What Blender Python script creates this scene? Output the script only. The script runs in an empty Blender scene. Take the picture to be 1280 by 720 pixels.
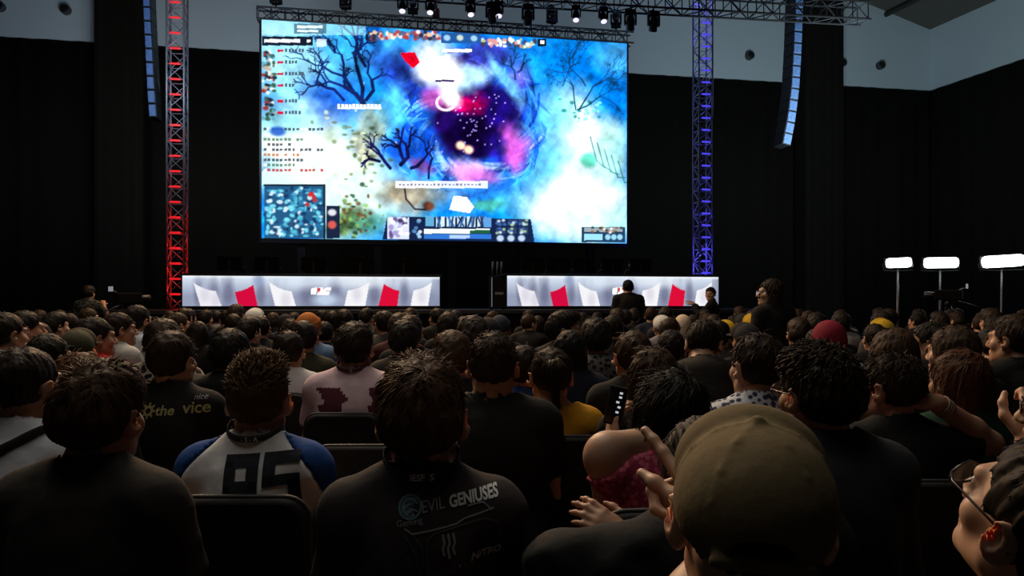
import bpy, bmesh, math, random
import numpy as np
from mathutils import Vector, Matrix
from mathutils.bvhtree import BVHTree

random.seed(7)
rng = np.random.default_rng(11)
SC = bpy.context.scene
COL = SC.collection
F_PX, CX, HY, HC = 960.0, 640.0, 378.0, 1.40      # focal length in px (1280 wide), centre, horizon row, camera height
KST = 0.19                                        # the stage wall runs away to the right

def at(px, py, d):
    return Vector(((px - CX) / F_PX * d, d, HC - (py - HY) / F_PX * d))

def lin(c):
    return tuple((v / 12.92 if v <= 0.04045 else ((v + 0.055) / 1.055) ** 2.4) for v in [q / 255.0 for q in c])

# ---------------------------------------------------------------- materials
MATS = {}
def mat(name, color, rough=0.6, metal=0.0, emit=None, strength=1.0, sss=0.0, noise=0.0, nscale=40.0, bump=0.0, spec=0.5, sheen=0.0):
    if name in MATS: return MATS[name]
    m = bpy.data.materials.new(name); m.use_nodes = True
    nt = m.node_tree; b = nt.nodes['Principled BSDF']
    c = (*color, 1.0)
    b.inputs['Base Color'].default_value = c
    b.inputs['Roughness'].default_value = rough
    b.inputs['Metallic'].default_value = metal
    b.inputs['Specular IOR Level'].default_value = spec
    if sheen: b.inputs['Sheen Weight'].default_value = sheen
    if sss:
        b.inputs['Subsurface Weight'].default_value = sss
        b.inputs['Subsurface Radius'].default_value = (1.0, 0.25, 0.1)
        b.inputs['Subsurface Scale'].default_value = 0.008
    if emit:
        b.inputs['Emission Color'].default_value = (*emit, 1.0)
        b.inputs['Emission Strength'].default_value = strength
    if noise or bump:
        tc = nt.nodes.new('ShaderNodeTexCoord')
        n = nt.nodes.new('ShaderNodeTexNoise'); n.inputs['Scale'].default_value = nscale; n.inputs['Detail'].default_value = 4
        nt.links.new(tc.outputs['Object'], n.inputs['Vector'])
        if noise:
            mx = nt.nodes.new('ShaderNodeMix'); mx.data_type = 'RGBA'
            mx.inputs['A'].default_value = (*[v * (1 - noise) for v in color], 1)
            mx.inputs['B'].default_value = (*[min(1, v * (1 + noise)) for v in color], 1)
            nt.links.new(n.outputs['Fac'], mx.inputs['Factor'])
            nt.links.new(mx.outputs['Result'], b.inputs['Base Color'])
        if bump:
            bp = nt.nodes.new('ShaderNodeBump'); bp.inputs['Strength'].default_value = bump; bp.inputs['Distance'].default_value = 0.01
            nt.links.new(n.outputs['Fac'], bp.inputs['Height'])
            nt.links.new(bp.outputs['Normal'], b.inputs['Normal'])
    MATS[name] = m
    return m

def cloth(rgb):
    return mat('cloth_%d_%d_%d' % tuple(rgb), lin(rgb), 0.85, noise=0.18, nscale=25, bump=0.25, spec=0.2)
def leopard(rgb_a, rgb_b, name, sc=28):
    if name in MATS: return MATS[name]
    m = mat(name, lin(rgb_a), 0.85, spec=0.2)
    nt = m.node_tree; b = nt.nodes['Principled BSDF']
    tc = nt.nodes.new('ShaderNodeTexCoord'); v = nt.nodes.new('ShaderNodeTexVoronoi'); v.inputs['Scale'].default_value = sc
    r = nt.nodes.new('ShaderNodeValToRGB')
    r.color_ramp.elements[0].color = (*lin(rgb_a), 1); r.color_ramp.elements[0].position = .38
    r.color_ramp.elements[1].color = (*lin(rgb_b), 1); r.color_ramp.elements[1].position = .5
    nt.links.new(tc.outputs['Object'], v.inputs['Vector']); nt.links.new(v.outputs['Distance'], r.inputs['Fac'])
    nt.links.new(r.outputs['Color'], b.inputs['Base Color'])
    return m
def hairmat(rgb):
    return mat('hair_%d_%d_%d' % tuple(rgb), tuple(1.5 * v for v in lin(rgb)), 0.6, noise=0.3, nscale=60, spec=0.13)
SKIN = {'m': mat('skin_medium', (0.42, 0.225, 0.135), 0.48, sss=0.38, noise=0.10, nscale=30, spec=0.4),
        'l': mat('skin_light', (0.52, 0.31, 0.20), 0.48, sss=0.38, noise=0.10, nscale=30, spec=0.4),
        'd': mat('skin_deep', (0.27, 0.14, 0.08), 0.5, sss=0.35, noise=0.10, nscale=30, spec=0.4)}
EYE = mat('eye_dark', (0.02, 0.015, 0.012), 0.15)
TROUSER = mat('trouser_dark_cloth', (0.012, 0.013, 0.018), 0.9, noise=0.2)
SHOE = mat('shoe_dark', (0.02, 0.02, 0.02), 0.6)
BLACK = mat('black_plastic', (0.008, 0.008, 0.009), 0.45)
BLACKMETAL = mat('black_metal', (0.012, 0.012, 0.013), 0.4, 0.3)
STEEL = mat('aluminium_tube', (0.42, 0.42, 0.44), 0.38, 0.5)
CHAIRCLOTH = mat('chair_black_cloth', (0.010, 0.010, 0.011), 0.8, noise=0.2, bump=0.2, spec=0.3)
CHAIREDGE = mat('chair_piping', (0.02, 0.02, 0.022), 0.65)
CHAIRLEG = mat('chair_frame_metal', (0.05, 0.05, 0.052), 0.35, 0.8)

# ---------------------------------------------------------------- object helpers
def link(o, parent=None):
    COL.objects.link(o)
    if parent is not None: o.parent = parent
    return o
def tag(o, label=None, cat=None, group=None, kind=None):
    if label: o['label'] = label
    if cat: o['category'] = cat
    if group: o['group'] = group
    if kind: o['kind'] = kind
    return o
def thing(name, label, cat, loc=(0, 0, 0), rz=0.0, group=None, s=1.0):
    o = bpy.data.objects.new(name, None); COL.objects.link(o)
    o.empty_display_size = 0.1
    o.location = loc; o.rotation_euler = (0, 0, rz); o.scale = (s, s, s)
    return tag(o, label, cat, group)
def mesh_np(name, V, Q, mats, midx=None, smooth=True):
    me = bpy.data.meshes.new(name)
    V = np.asarray(V, np.float32); Q = np.asarray(Q, np.int32)
    me.vertices.add(len(V)); me.vertices.foreach_set('co', V.ravel())
    n, k = Q.shape
    me.loops.add(n * k); me.loops.foreach_set('vertex_index', Q.ravel())
    me.polygons.add(n)
    me.polygons.foreach_set('loop_start', np.arange(0, n * k, k, dtype=np.int32))
    if midx is not None: me.polygons.foreach_set('material_index', np.asarray(midx, np.int32))
    me.polygons.foreach_set('use_smooth', np.full(n, smooth, dtype=bool))
    for m in mats: me.materials.append(m)
    me.update(calc_edges=True); me.validate()
    return me
def obj_me(name, me, parent=None):
    return link(bpy.data.objects.new(name, me), parent)
def obj_bm(name, bm, m, parent=None, smooth=False):
    bmesh.ops.recalc_face_normals(bm, faces=bm.faces)
    me = bpy.data.meshes.new(name); bm.to_mesh(me); bm.free()
    for mm in (m if isinstance(m, (list, tuple)) else [m]): me.materials.append(mm)
    if smooth:
        for p in me.polygons: p.use_smooth = True
    return obj_me(name, me, parent)
def bx(bm, lo, hi, bevel=0.0, mi=0, M=None):
    r = bmesh.ops.create_cube(bm, size=1.0); vs = r['verts']
    for v in vs:
        v.co = Vector((lo[i] + (v.co[i] + .5) * (hi[i] - lo[i]) for i in range(3)))
    fs = list({f for v in vs for f in v.link_faces})
    for f in fs: f.material_index = mi
    if bevel:
        es = list({e for v in vs for e in v.link_edges})
        rr = bmesh.ops.bevel(bm, geom=es, offset=bevel, segments=2, affect='EDGES', profile=.5)
        vs = rr['verts']
        for f in rr['faces']: f.material_index = mi
        vs = list({v for f in rr['faces'] for v in f.verts} | set(v for v in vs if v.is_valid))
    if M is not None:
        for v in {v for v in vs if v.is_valid}: v.co = M @ v.co
    return vs
def tube(bm, pts, r, seg=8, cap=True, mi=0):
    pts = [Vector(p) for p in pts]; rings = []
    rs = r if isinstance(r, (list, tuple)) else [r] * len(pts)
    up = None
    for i, p in enumerate(pts):
        t = (pts[min(i + 1, len(pts) - 1)] - pts[max(i - 1, 0)]).normalized()
        if up is None:
            up = Vector((0, 0, 1)) if abs(t.z) < .9 else Vector((1, 0, 0))
        a = t.cross(up).normalized(); b = a.cross(t).normalized(); up = b
        rings.append([bm.verts.new(p + (a * math.cos(q) + b * math.sin(q)) * rs[i]) for q in [2 * math.pi * k / seg for k in range(seg)]])
    for i in range(len(rings) - 1):
        for k in range(seg):
            f = bm.faces.new((rings[i][k], rings[i][(k + 1) % seg], rings[i + 1][(k + 1) % seg], rings[i + 1][k])); f.smooth = True; f.material_index = mi
    if cap:
        bm.faces.new(rings[0][::-1]).material_index = mi; bm.faces.new(rings[-1]).material_index = mi
def lathe(bm, prof, M=None, seg=20, mi=0):
    M = M or Matrix.Identity(4); rings = []
    for r, z in prof:
        rings.append([bm.verts.new(M @ Vector((r * math.cos(2 * math.pi * k / seg), r * math.sin(2 * math.pi * k / seg), z))) for k in range(seg)])
    for i in range(len(rings) - 1):
        for k in range(seg):
            f = bm.faces.new((rings[i][k], rings[i][(k + 1) % seg], rings[i + 1][(k + 1) % seg], rings[i + 1][k])); f.smooth = True; f.material_index = mi
    bm.faces.new(rings[0][::-1]).material_index = mi; bm.faces.new(rings[-1]).material_index = mi

# ---------------------------------------------------------------- distance-field modelling (smooth bodies)
class Field:
    def __init__(s, xs, ys, zs):
        s.a = [np.asarray(q, np.float32) for q in (xs, ys, zs)]
        s.F = np.full([len(q) for q in s.a], 1.0, np.float32)
    def sl(s, lo, hi):
        return tuple(slice(max(0, int(np.searchsorted(a, l)) - 1), int(np.searchsorted(a, h)) + 1) for a, l, h in zip(s.a, lo, hi))
    def P(s, sl):
        return s.a[0][sl[0]][:, None, None], s.a[1][sl[1]][None, :, None], s.a[2][sl[2]][None, None, :]
    def add(s, fn, lo, hi, k=0.02):
        pad = k + 0.03
        sl = s.sl([v - pad for v in lo], [v + pad for v in hi])
        if any(q.stop <= q.start for q in sl): return
        b = fn(*s.P(sl)); a = s.F[sl]
        s.F[sl] = smin(a, b, k)
    def sub(s, fn, lo, hi, k=0.01):
        pad = k + 0.03
        sl = s.sl([v - pad for v in lo], [v + pad for v in hi])
        if any(q.stop <= q.start for q in sl): return
        b = fn(*s.P(sl)); a = s.F[sl]
        s.F[sl] = -smin(-a, b, k)
    def all(s, fn):
        s.F = fn(s.F, *s.P((slice(None),) * 3)).astype(np.float32)
    def net(s):
        return surfnet(s.F, *s.a)
def smin(a, b, k):
    h = np.clip(.5 + .5 * (b - a) / k, 0, 1)
    return b + (a - b) * h - k * h * (1 - h)
def surfnet(F, X, Y, Z):
    S = F < 0
    c = [S[i:S.shape[0] - 1 + i, j:S.shape[1] - 1 + j, k:S.shape[2] - 1 + k] for i in (0, 1) for j in (0, 1) for k in (0, 1)]
    anyv = c[0].copy(); allv = c[0].copy()
    for q in c[1:]: anyv |= q; allv &= q
    act = anyv & ~allv
    I, J, K = np.nonzero(act); n = len(I)
    idx = np.full(act.shape, -1, np.int32); idx[act] = np.arange(n, dtype=np.int32)
    pos = np.zeros((n, 3), np.float32); cnt = np.zeros(n, np.float32)
    ax = (X, Y, Z); co = [(i, j, k) for i in (0, 1) for j in (0, 1) for k in (0, 1)]
    for a in co:
        for d in range(3):
            if a[d]: continue
            b = list(a); b[d] = 1
            fa = F[I + a[0], J + a[1], K + a[2]]; fb = F[I + b[0], J + b[1], K + b[2]]
            m = (fa < 0) != (fb < 0)
            t = np.where(m, fa / np.where(m, fa - fb, 1), 0)
            for q, ar, ix in zip(range(3), ax, (I, J, K)):
                pa = ar[ix + a[q]]; pb = ar[ix + b[q]]
                pos[:, q] += np.where(m, pa + (pb - pa) * t, 0)
            cnt += m
    pos /= cnt[:, None]
    quads = []
    for d in range(3):
        sh = list(S.shape); lo = [slice(1, sh[q] - 1) for q in range(3)]; hi = list(lo)
        lo[d] = slice(0, sh[d] - 1); hi[d] = slice(1, sh[d])
        A = S[tuple(lo)]; B = S[tuple(hi)]
        e = np.nonzero(A != B)
        flip = A[e]
        g = [e[q] + (0 if q == d else 1) for q in range(3)]
        u, v = [(1, 2), (2, 0), (0, 1)][d]
        def cell(du, dv):
            h = [q.copy() for q in g]; h[u] -= du; h[v] -= dv
            return idx[h[0], h[1], h[2]]
        q4 = np.stack([cell(1, 1), cell(0, 1), cell(0, 0), cell(1, 0)], 1)
        q4[~flip] = q4[~flip][:, ::-1]
        quads.append(q4)
    Q = np.concatenate(quads)
    Q = Q[(Q >= 0).all(1)]
    return pos, Q
def axis(lo, hi, base, fine=()):
    out = [lo]; x = lo
    while x < hi:
        st = base
        for a, b, f in fine:
            if a <= x <= b: st = min(st, f)
            elif x < a < x + st: st = max(f, a - x)
        x += st; out.append(x)
    return np.array(out, np.float32)
def A3(v): return np.array(v, np.float64)
def cone(a, b, ra, rb, off=0.0):
    a = A3(a); b = A3(b); ba = b - a; L2 = float(ba @ ba) + 1e-9
    def fn(x, y, z):
        h = np.clip(((x - a[0]) * ba[0] + (y - a[1]) * ba[1] + (z - a[2]) * ba[2]) / L2, 0, 1)
        return np.sqrt((x - a[0] - h * ba[0]) ** 2 + (y - a[1] - h * ba[1]) ** 2 + (z - a[2] - h * ba[2]) ** 2) - (ra + (rb - ra) * h) - off
    r = max(ra, rb) + off
    return fn, np.minimum(a, b) - r, np.maximum(a, b) + r
def ell(c, r, R=None, off=0.0):
    c = A3(c); r = A3(r) + off; R = np.eye(3) if R is None else R
    def fn(x, y, z):
        px, py, pz = x - c[0], y - c[1], z - c[2]
        q = [(px * R[0, i] + py * R[1, i] + pz * R[2, i]) for i in range(3)]
        k0 = np.sqrt(sum((q[i] / r[i]) ** 2 for i in range(3)))
        k1 = np.sqrt(sum((q[i] / r[i] ** 2) ** 2 for i in range(3))) + 1e-9
        return k0 * (k0 - 1) / k1
    m = (np.abs(R) @ r)
    return fn, c - m, c + m
def Rx(a): c, s = math.cos(a), math.sin(a); return np.array([[1, 0, 0], [0, c, -s], [0, s, c]])
def Ry(a): c, s = math.cos(a), math.sin(a); return np.array([[c, 0, s], [0, 1, 0], [-s, 0, c]])
def Rz(a): c, s = math.cos(a), math.sin(a); return np.array([[c, -s, 0], [s, c, 0], [0, 0, 1]])
def unit(v): v = A3(v); return v / (np.linalg.norm(v) + 1e-9)
# ---------------------------------------------------------------- people
class Pose:
    """A seated or standing figure facing +Y; every joint in metres above the floor."""
    def __init__(s, lean=0.06, sh=0.148, girth=1.0, yaw=0.0, pitch=0.07, roll=0.0, armL='lap', armR='lap', stand=False, neck=1.0,
                 slump=0.0, sleeve='short', hood=False, collar=False, neckhole=0.060, tank=False, tilt=0.0, hshift=0.0, hdrop=0.0, raiseL=0.0, raiseR=0.0):
        s.__dict__.update(locals())
        s.R = Rx(-lean) @ Ry(tilt); s.piv = A3((0, 0, 0.50))
        s.lift = 0.40 if stand else 0.0
        s.Rh = Rz(yaw) @ Rx(pitch) @ Ry(roll)
        s.npiv = s.T((0, -0.015, 1.045))
        s.hc = s.npiv + (hshift, 0, -hdrop) + s.Rh @ A3((0, 0.026, 0.092))
        s.top = s.hc + s.Rh @ A3((0, -0.015, 0.122))
        s.arms = {}
        for sd, spec in ((-1, armL), (1, armR)):
            S = s.T((sd * sh, -0.025, 0.955 + (raiseL if sd < 0 else raiseR)))
            hand = None
            if isinstance(spec, str):
                if spec == 'lap':
                    E = s.T((sd * (sh + .055), 0.05, 0.70)); W = A3((sd * 0.10, 0.27, 0.655)) + (0, 0, s.lift * 0.9)
                elif spec == 'fold':
                    E = s.T((sd * (sh + .075), 0.07, 0.71)); W = A3((sd * 0.02, 0.22, 0.76)) + (0, 0, s.lift)
                elif spec == 'side':
                    E = s.T((sd * (sh + .07), -0.02, 0.68)); W = s.T((sd * (sh + .08), 0.06, 0.44))
                elif spec == 'up':
                    E = s.T((sd * (sh + .07), 0.16, 0.80)); W = s.T((sd * 0.10, 0.27, 0.98))
                f = unit((W - E) + A3((0, 0.06, -0.02)))
                if spec == 'lap': f = unit((-sd * .25, 1, -.12))
                n = unit(A3((0, 0.1, 1)) if spec != 'side' else A3((sd, 0, 0)))
                hand = dict(f=f, n=n, curl=(0.35, 0.5, 0.4), point=False)
            else:
                E, W = A3(spec['E']), A3(spec['W']); hand = dict(f=unit(spec.get('f', W - E)), n=unit(spec.get('n', (0, 0, 1))), curl=spec.get('curl', (0.3, 0.4, 0.3)), point=spec.get('point', False), big=spec.get('big', 1.0), fine=spec.get('fine', 0), flip=spec.get('flip', 1))
            s.arms[sd] = (S, E, W, hand)
    def T(s, p):
        q = s.R @ (A3(p) - s.piv) + s.piv
        return q + (0, 0, s.lift)
    def torso(s, off=0.0):
        g = s.girth; R = s.R; o = []
        E = lambda c, r, k: o.append((ell(s.T(c), [r[0] * g, r[1] * g, r[2]], R, off), k))
        E((0, -0.015, 0.555), (0.165, 0.125, 0.11), .03)
        E((0, -0.005, 0.68), (0.148, 0.112, 0.15), .05)
        E((0, -0.015, 0.83), (0.158 * s.sh / .165, 0.115, 0.17), .05)
        E((0, -0.065, 0.89), (0.115 * s.sh / .165, 0.062, 0.12), .04)
        w = s.sh - 0.03
        o.append((cone(s.T((-w, -0.03, 0.955)), s.T((w, -0.03, 0.955)), .052, .052, off), .05))
        for sd in (-1, 1):
            q = s.raiseL if sd < 0 else s.raiseR
            o.append((cone(s.T((0, -0.03, 1.035)), s.T((sd * (w + .01), -0.03, 0.975 + q)), .046, .042, off), .03))
            o.append((ell(s.T((sd * s.sh, -0.025, 0.945 + q)), (.050, .054, .058), R, off), .04))
        return o
    def neckcone(s, off=0.0, r=.053):
        return cone(s.T((0, -0.025, 0.97)), s.hc + s.Rh @ A3((0, -0.025, -0.045)), (r + .006) * s.neck, r * s.neck, off)
    def legs(s, off=0.0):
        o = []
        for sd in (-1, 1):
            if s.stand:
                H, Kn, An = (sd * .085, -.01, .92), (sd * .10, .01, .50), (sd * .11, -.02, .09)
            else:
                H, Kn, An = (sd * .09, .02, .535), (sd * .125, .395, .525), (sd * .125, .37, .09)
            g = s.girth
            o.append((cone(H, Kn, .088 * g, .062, off), .03)); o.append((cone(Kn, An, .06, .042, off), .02))
            o.append((ell((An[0], An[1] + .06, .045), (.045, .125, .045), None, off * .3), .02))
        return o
    def bounds(s, arms=True):
        pts = [s.T((0, 0, 0.45)), s.T((-.25, -.15, .5)), s.T((.25, .15, .5)), s.T((.25, .1, 1.05)), s.T((-.25, -.18, 1.05))]
        for sd in (-1, 1):
            S, E, W, h = s.arms[sd]; pts += [S, E, W, W + h['f'] * .2, E - .06, E + .06, S + .08, S - .08]
        return np.min(pts, 0) - .03, np.max(pts, 0) + .03

def head_prims(hc, R, sgn=None):
    H = lambda p: hc + R @ A3(p)
    o = []
    o.append((ell(H((0, -.015, .030)), (.074, .093, .085), R), .01, 1))
    o.append((ell(H((0, .026, -.030)), (.058, .062, .082), R), .03, 1))
    for sd in (-1, 1):
        o.append((cone(H((sd * .048, .006, -.055)), H((sd * .012, .068, -.090)), .020, .018), .03, 1))
        o.append((ell(H((sd * .040, .055, -.022)), (.026, .022, .022), R), .025, 1))
    o.append((ell(H((0, .074, -.092)), (.022, .016, .017), R), .02, 1))
    o.append((cone(H((-.034, .080, .024)), H((.034, .080, .024)), .013, .013), .018, 1))
    for sd in (-1, 1): o.append((ell(H((sd * .031, .099, .006)), (.017, .013, .011), R), .010, -1))
    o.append((cone(H((0, .086, .014)), H((0, .111, -.028)), .008, .0125), .012, 1))
    for sd in (-1, 1):
        o.append((ell(H((sd * .012, .100, -.035)), (.009, .011, .008), R), .008, 1))
        o.append((ell(H((sd * .031, .079, .005)), (.0135, .0125, .0115), R), .003, 1))
    o.append((cone(H((-.019, .086, -.060)), H((0, .096, -.057)), .006, .0075), .006, 1)); o.append((cone(H((.019, .086, -.060)), H((0, .096, -.057)), .006, .0075), .006, 1))
    o.append((cone(H((-.015, .086, -.068)), H((.015, .086, -.068)), .0085, .0085), .008, 1))
    for sd in (-1, 1):
        Re = R @ Rz(-sd * 0.62) @ Rx(-.15)
        o.append((ell(H((sd * .086, -.015, -.003)), (.0075, .022, .034), Re), .008, 1))
        o.append((ell(H((sd * .0945, -.008, .004)), (.006, .0115, .019), Re), .004, -1))
        o.append((ell(H((sd * .077, -.002, -.026)), (.006, .009, .011), Re), .006, 1))
    return o

def hand_prims(W, sd, hd):
    f, n = hd['f'], hd['n']; n = unit(n - f * (n @ f)); b = hd.get('big', 1.0)
    t = np.cross(n, f) * (-sd) * hd.get('flip', 1)                      # towards the thumb
    o = [(cone(W, W + f * .03 * b, .027 * b, .024 * b), .015)]
    Rm = np.stack([t, f, n], 1)
    o.append((ell(W + f * .055 * b, (.041 * b, .050 * b, .017 * b), Rm), .015))
    lens = [(.043, .025, .021), (.047, .029, .022), (.043, .027, .021), (.034, .020, .018)]
    for i in range(4):
        p = W + (f * (.096 - .004 * abs(i - 1)) + t * (.029 - .0195 * i)) * b
        d = unit(f + t * (.12 - .08 * i)); ang = 0
        cu = hd['curl']
        if hd['point']: cu = (0.02, 0.06, 0.05) if i == 0 else (1.25, 1.55, 0.9)
        r = (.0098, .0088, .0078, .0068) if i < 3 else (.0085, .0078, .0068, .006)
        ax = unit(np.cross(d, n))
        for k in range(3):
            ang += cu[k]
            dd = d * math.cos(ang) - n * math.sin(ang)
            q = p + dd * lens[i][k] * b
            o.append((cone(p, q, r[k] * b, r[k + 1] * b), .006 if k else .010)); p = q
    p = W + (f * .028 + t * .030 - n * .006) * b
    for L, (cf, ct, cn), ra, rb in ((.040, (.62, .68, -.30), .0135, .0115), (.032, (.92, .25, -.35), .0110, .0095), (.026, (.97, -.05, -.35), .0095, .0075)):
        q = p + unit(f * cf + t * ct + n * cn) * L * b
        o.append((cone(p, q, ra * b, rb * b), .010)); p = q
    return o

def make_body(pz, vox, hvox, skin, name='body', legs=True):
    lo, hi = pz.bounds()
    lo = np.minimum(lo, pz.hc - .17); hi = np.maximum(hi, pz.hc + .17)
    lo = np.minimum(lo, (-.24, -.25, -.01) if legs else lo); hi = np.maximum(hi, (.24, .60, .7) if legs else hi)
    fx = [[(pz.hc[i] - .125, pz.hc[i] + .135, hvox)] for i in range(3)]
    for sd in (-1, 1):
        S, E, W, h = pz.arms[sd]
        if h.get('fine'):
            mid = W + h['f'] * .09
            for i in range(3): fx[i].append((mid[i] - .12, mid[i] + .12, h['fine']))
    Fd = Field(*[axis(lo[i], hi[i], vox, fx[i]) for i in range(3)])
    tr = pz.torso(-.004); lg = pz.legs(.010) if legs else []
    arms = []
    for sd in (-1, 1):
        S, E, W, h = pz.arms[sd]
        g = .6 + .4 * pz.girth
        arms += [(cone(S, E, .043 * g, .037 * g), .03), (cone(E, E + (W - E) * .35, .038 * g, .040 * g), .02), (cone(E + (W - E) * .35, W, .040 * g, .026), .02)]
        arms += hand_prims(W, sd, h)
    for (p, k) in tr + lg: Fd.add(*p, k=k)
    nk = pz.neckcone(); Fd.add(*nk, k=.03)
    for (p, k) in arms: Fd.add(*p, k=k)
    for (p, k, sg) in head_prims(pz.hc, pz.Rh):
        (Fd.add if sg > 0 else Fd.sub)(*p, k=k)
    V, Q = Fd.net()
    C = V[Q].mean(1); mi = np.zeros(len(Q), np.int32)
    x, y, z = C[:, 0], C[:, 1], C[:, 2]
    if legs:
        dl = np.min([p[0](x, y, z) for p, k in lg], 0); da = np.min([p[0](x, y, z) for p, k in arms], 0)
        low = (dl < da) & (z < (1.0 if pz.stand else .66)) & (dl < .02)
        mi[low] = 1; mi[low & (z < .085)] = 2
    h = (C - pz.hc) @ pz.Rh
    for sd in (-1, 1):
        d = np.linalg.norm((h - (sd * .031, .081, .005)) / (.010, .02, .0065), axis=1)
        mi[(d < 1) & (h[:, 1] > .083)] = 3
    return mesh_np(name, V, Q, [SKIN[skin], TROUSER, SHOE, EYE], mi)

def make_shirt(pz, vox, mats, classify=None, seed=0, fold=.004, name='shirt', off=.012, split=None):
    lo, hi = pz.bounds(); lo = lo - .03; hi = hi + .03
    lo[2] = .46 + pz.lift; hi[2] = max(pz.T((0, 0, 1.10))[2], hi[2])
    ax = [axis(lo[i], hi[i], vox) for i in range(3)]
    Fd = Field(*ax)
    for (p, k) in pz.torso(off): Fd.add(*p, k=k)
    if pz.hood:
        Fd.add(*ell(pz.T((0, -.085, .985)), (.105, .055, .065), pz.R), k=.03)
        for sd in (-1, 1): Fd.add(*cone(pz.T((sd * .085, -.06, 1.0)), pz.T((sd * .05, .06, .96)), .034, .028), k=.03)
    if not pz.tank:
        for sd in (-1, 1):
            S, E, W, h = pz.arms[sd]
            A = Field(*ax); g = .6 + .4 * pz.girth
            ln = np.linalg.norm(E - S); u = (E - S) / ln
            if pz.sleeve == 'short':
                c = S + u * ln * .68; A.add(*cone(S, S + u * ln * .9, .047 * g, .051 * g, off * .8), k=.01); dr = u
            elif pz.sleeve == 'three':
                w = unit(W - E); c = E + w * .05; dr = w
                A.add(*cone(S, E, .050 * g, .046 * g, off * .8), k=.01); A.add(*cone(E, E + w * .1, .046 * g, .046 * g, off * .7), k=.02)
            else:
                w = unit(W - E); c = W - w * .012; dr = w
                A.add(*cone(S, E, .052 * g, .044 * g, off * .8), k=.01); A.add(*cone(E, W + w * .04, .044 * g, .033, off * .7), k=.02)
            cc, dd = c, dr
            if pz.sleeve == 'short':
                A.all(lambda F, x, y, z: np.maximum(F, (x - cc[0]) * dd[0] + (y - cc[1]) * dd[1] + (z - cc[2]) * dd[2]))
            else:
                def cutw(F, x, y, z):
                    d = (x - cc[0]) * dd[0] + (y - cc[1]) * dd[1] + (z - cc[2]) * dd[2]
                    near = (x - cc[0]) ** 2 + (y - cc[1]) ** 2 + (z - cc[2]) ** 2 < .0169
                    return np.where(near, np.maximum(F, d), F)
                A.all(cutw)
            Fd.F = smin(Fd.F, A.F, .03)
    r = np.random.default_rng(seed)
    if fold:
        def folds(F, x, y, z):
            n = 0
            for i in range(7):
                a = r.uniform(0, math.pi); fr = r.uniform(18, 55)
                kx, kz = math.cos(a) * fr, math.sin(a) * fr; ky = r.uniform(-20, 20); ph = r.uniform(0, 6.3)
                w = .5 + .5 * np.sin(x * r.uniform(4, 11) + y * 6 + z * r.uniform(4, 11) + r.uniform(0, 6))
                n = n + np.maximum(0, np.sin(kx * x + ky * y + kz * z + ph)) ** 3 * w
            return F - fold * n * .55
        Fd.all(folds)
    hem = .49 + pz.lift * (0.95)
    nr = pz.neckhole
    if pz.tank:     # halter: bare shoulders and upper back
        def tk(F, x, y, z):
            top = pz.T((0, 0, 1.02))[2] - np.maximum(np.abs(x) - .06, 0) * .62
            return np.maximum(F, z - top)
        Fd.all(tk)
    nk = cone(pz.T((0, -.022, .985)), pz.T((0, .03, 1.25)), nr * pz.neck, (nr + .045) * pz.neck)
    if pz.collar:
        Fd.add(*cone(pz.T((0, -.03, 1.0)), pz.T((0, -.018, 1.055)), (nr + .014) * pz.neck, (nr + .008) * pz.neck), k=.01)
        tz = pz.T((0, 0, 1.075))[2]
        Fd.all(lambda F, x, y, z: np.maximum(F, z - np.where((np.abs(x) < .12), tz, 9)))
    else:
        Fd.add(*cone(pz.T((0, -.03, 1.0)), pz.T((0, -.024, 1.03)), (nr + .008) * pz.neck, (nr + .004) * pz.neck), k=.01)
    Fd.all(lambda F, x, y, z: np.maximum(F, -nk[0](x, y, z)))
    Fd.all(lambda F, x, y, z: np.maximum(F, hem - z + 0 * x + 0 * y))
    if split:
        F0 = Fd.F; x, y, z = Fd.P((slice(None),) * 3); g = split(x, y, z) + 0 * F0
        Fd.F = np.maximum(F0, g).astype(np.float32); V, Q = Fd.net()
        Fd.F = np.maximum(F0, -g).astype(np.float32); V2, Q2 = Fd.net()
        mi = np.r_[np.zeros(len(Q), np.int32), np.ones(len(Q2), np.int32)]
        return mesh_np(name, np.r_[V, V2], np.r_[Q, Q2 + len(V)], mats, mi)
    V, Q = Fd.net()
    mi = classify(pz, V[Q].mean(1)) if classify else None
    return mesh_np(name, V, Q, mats, mi)

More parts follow.
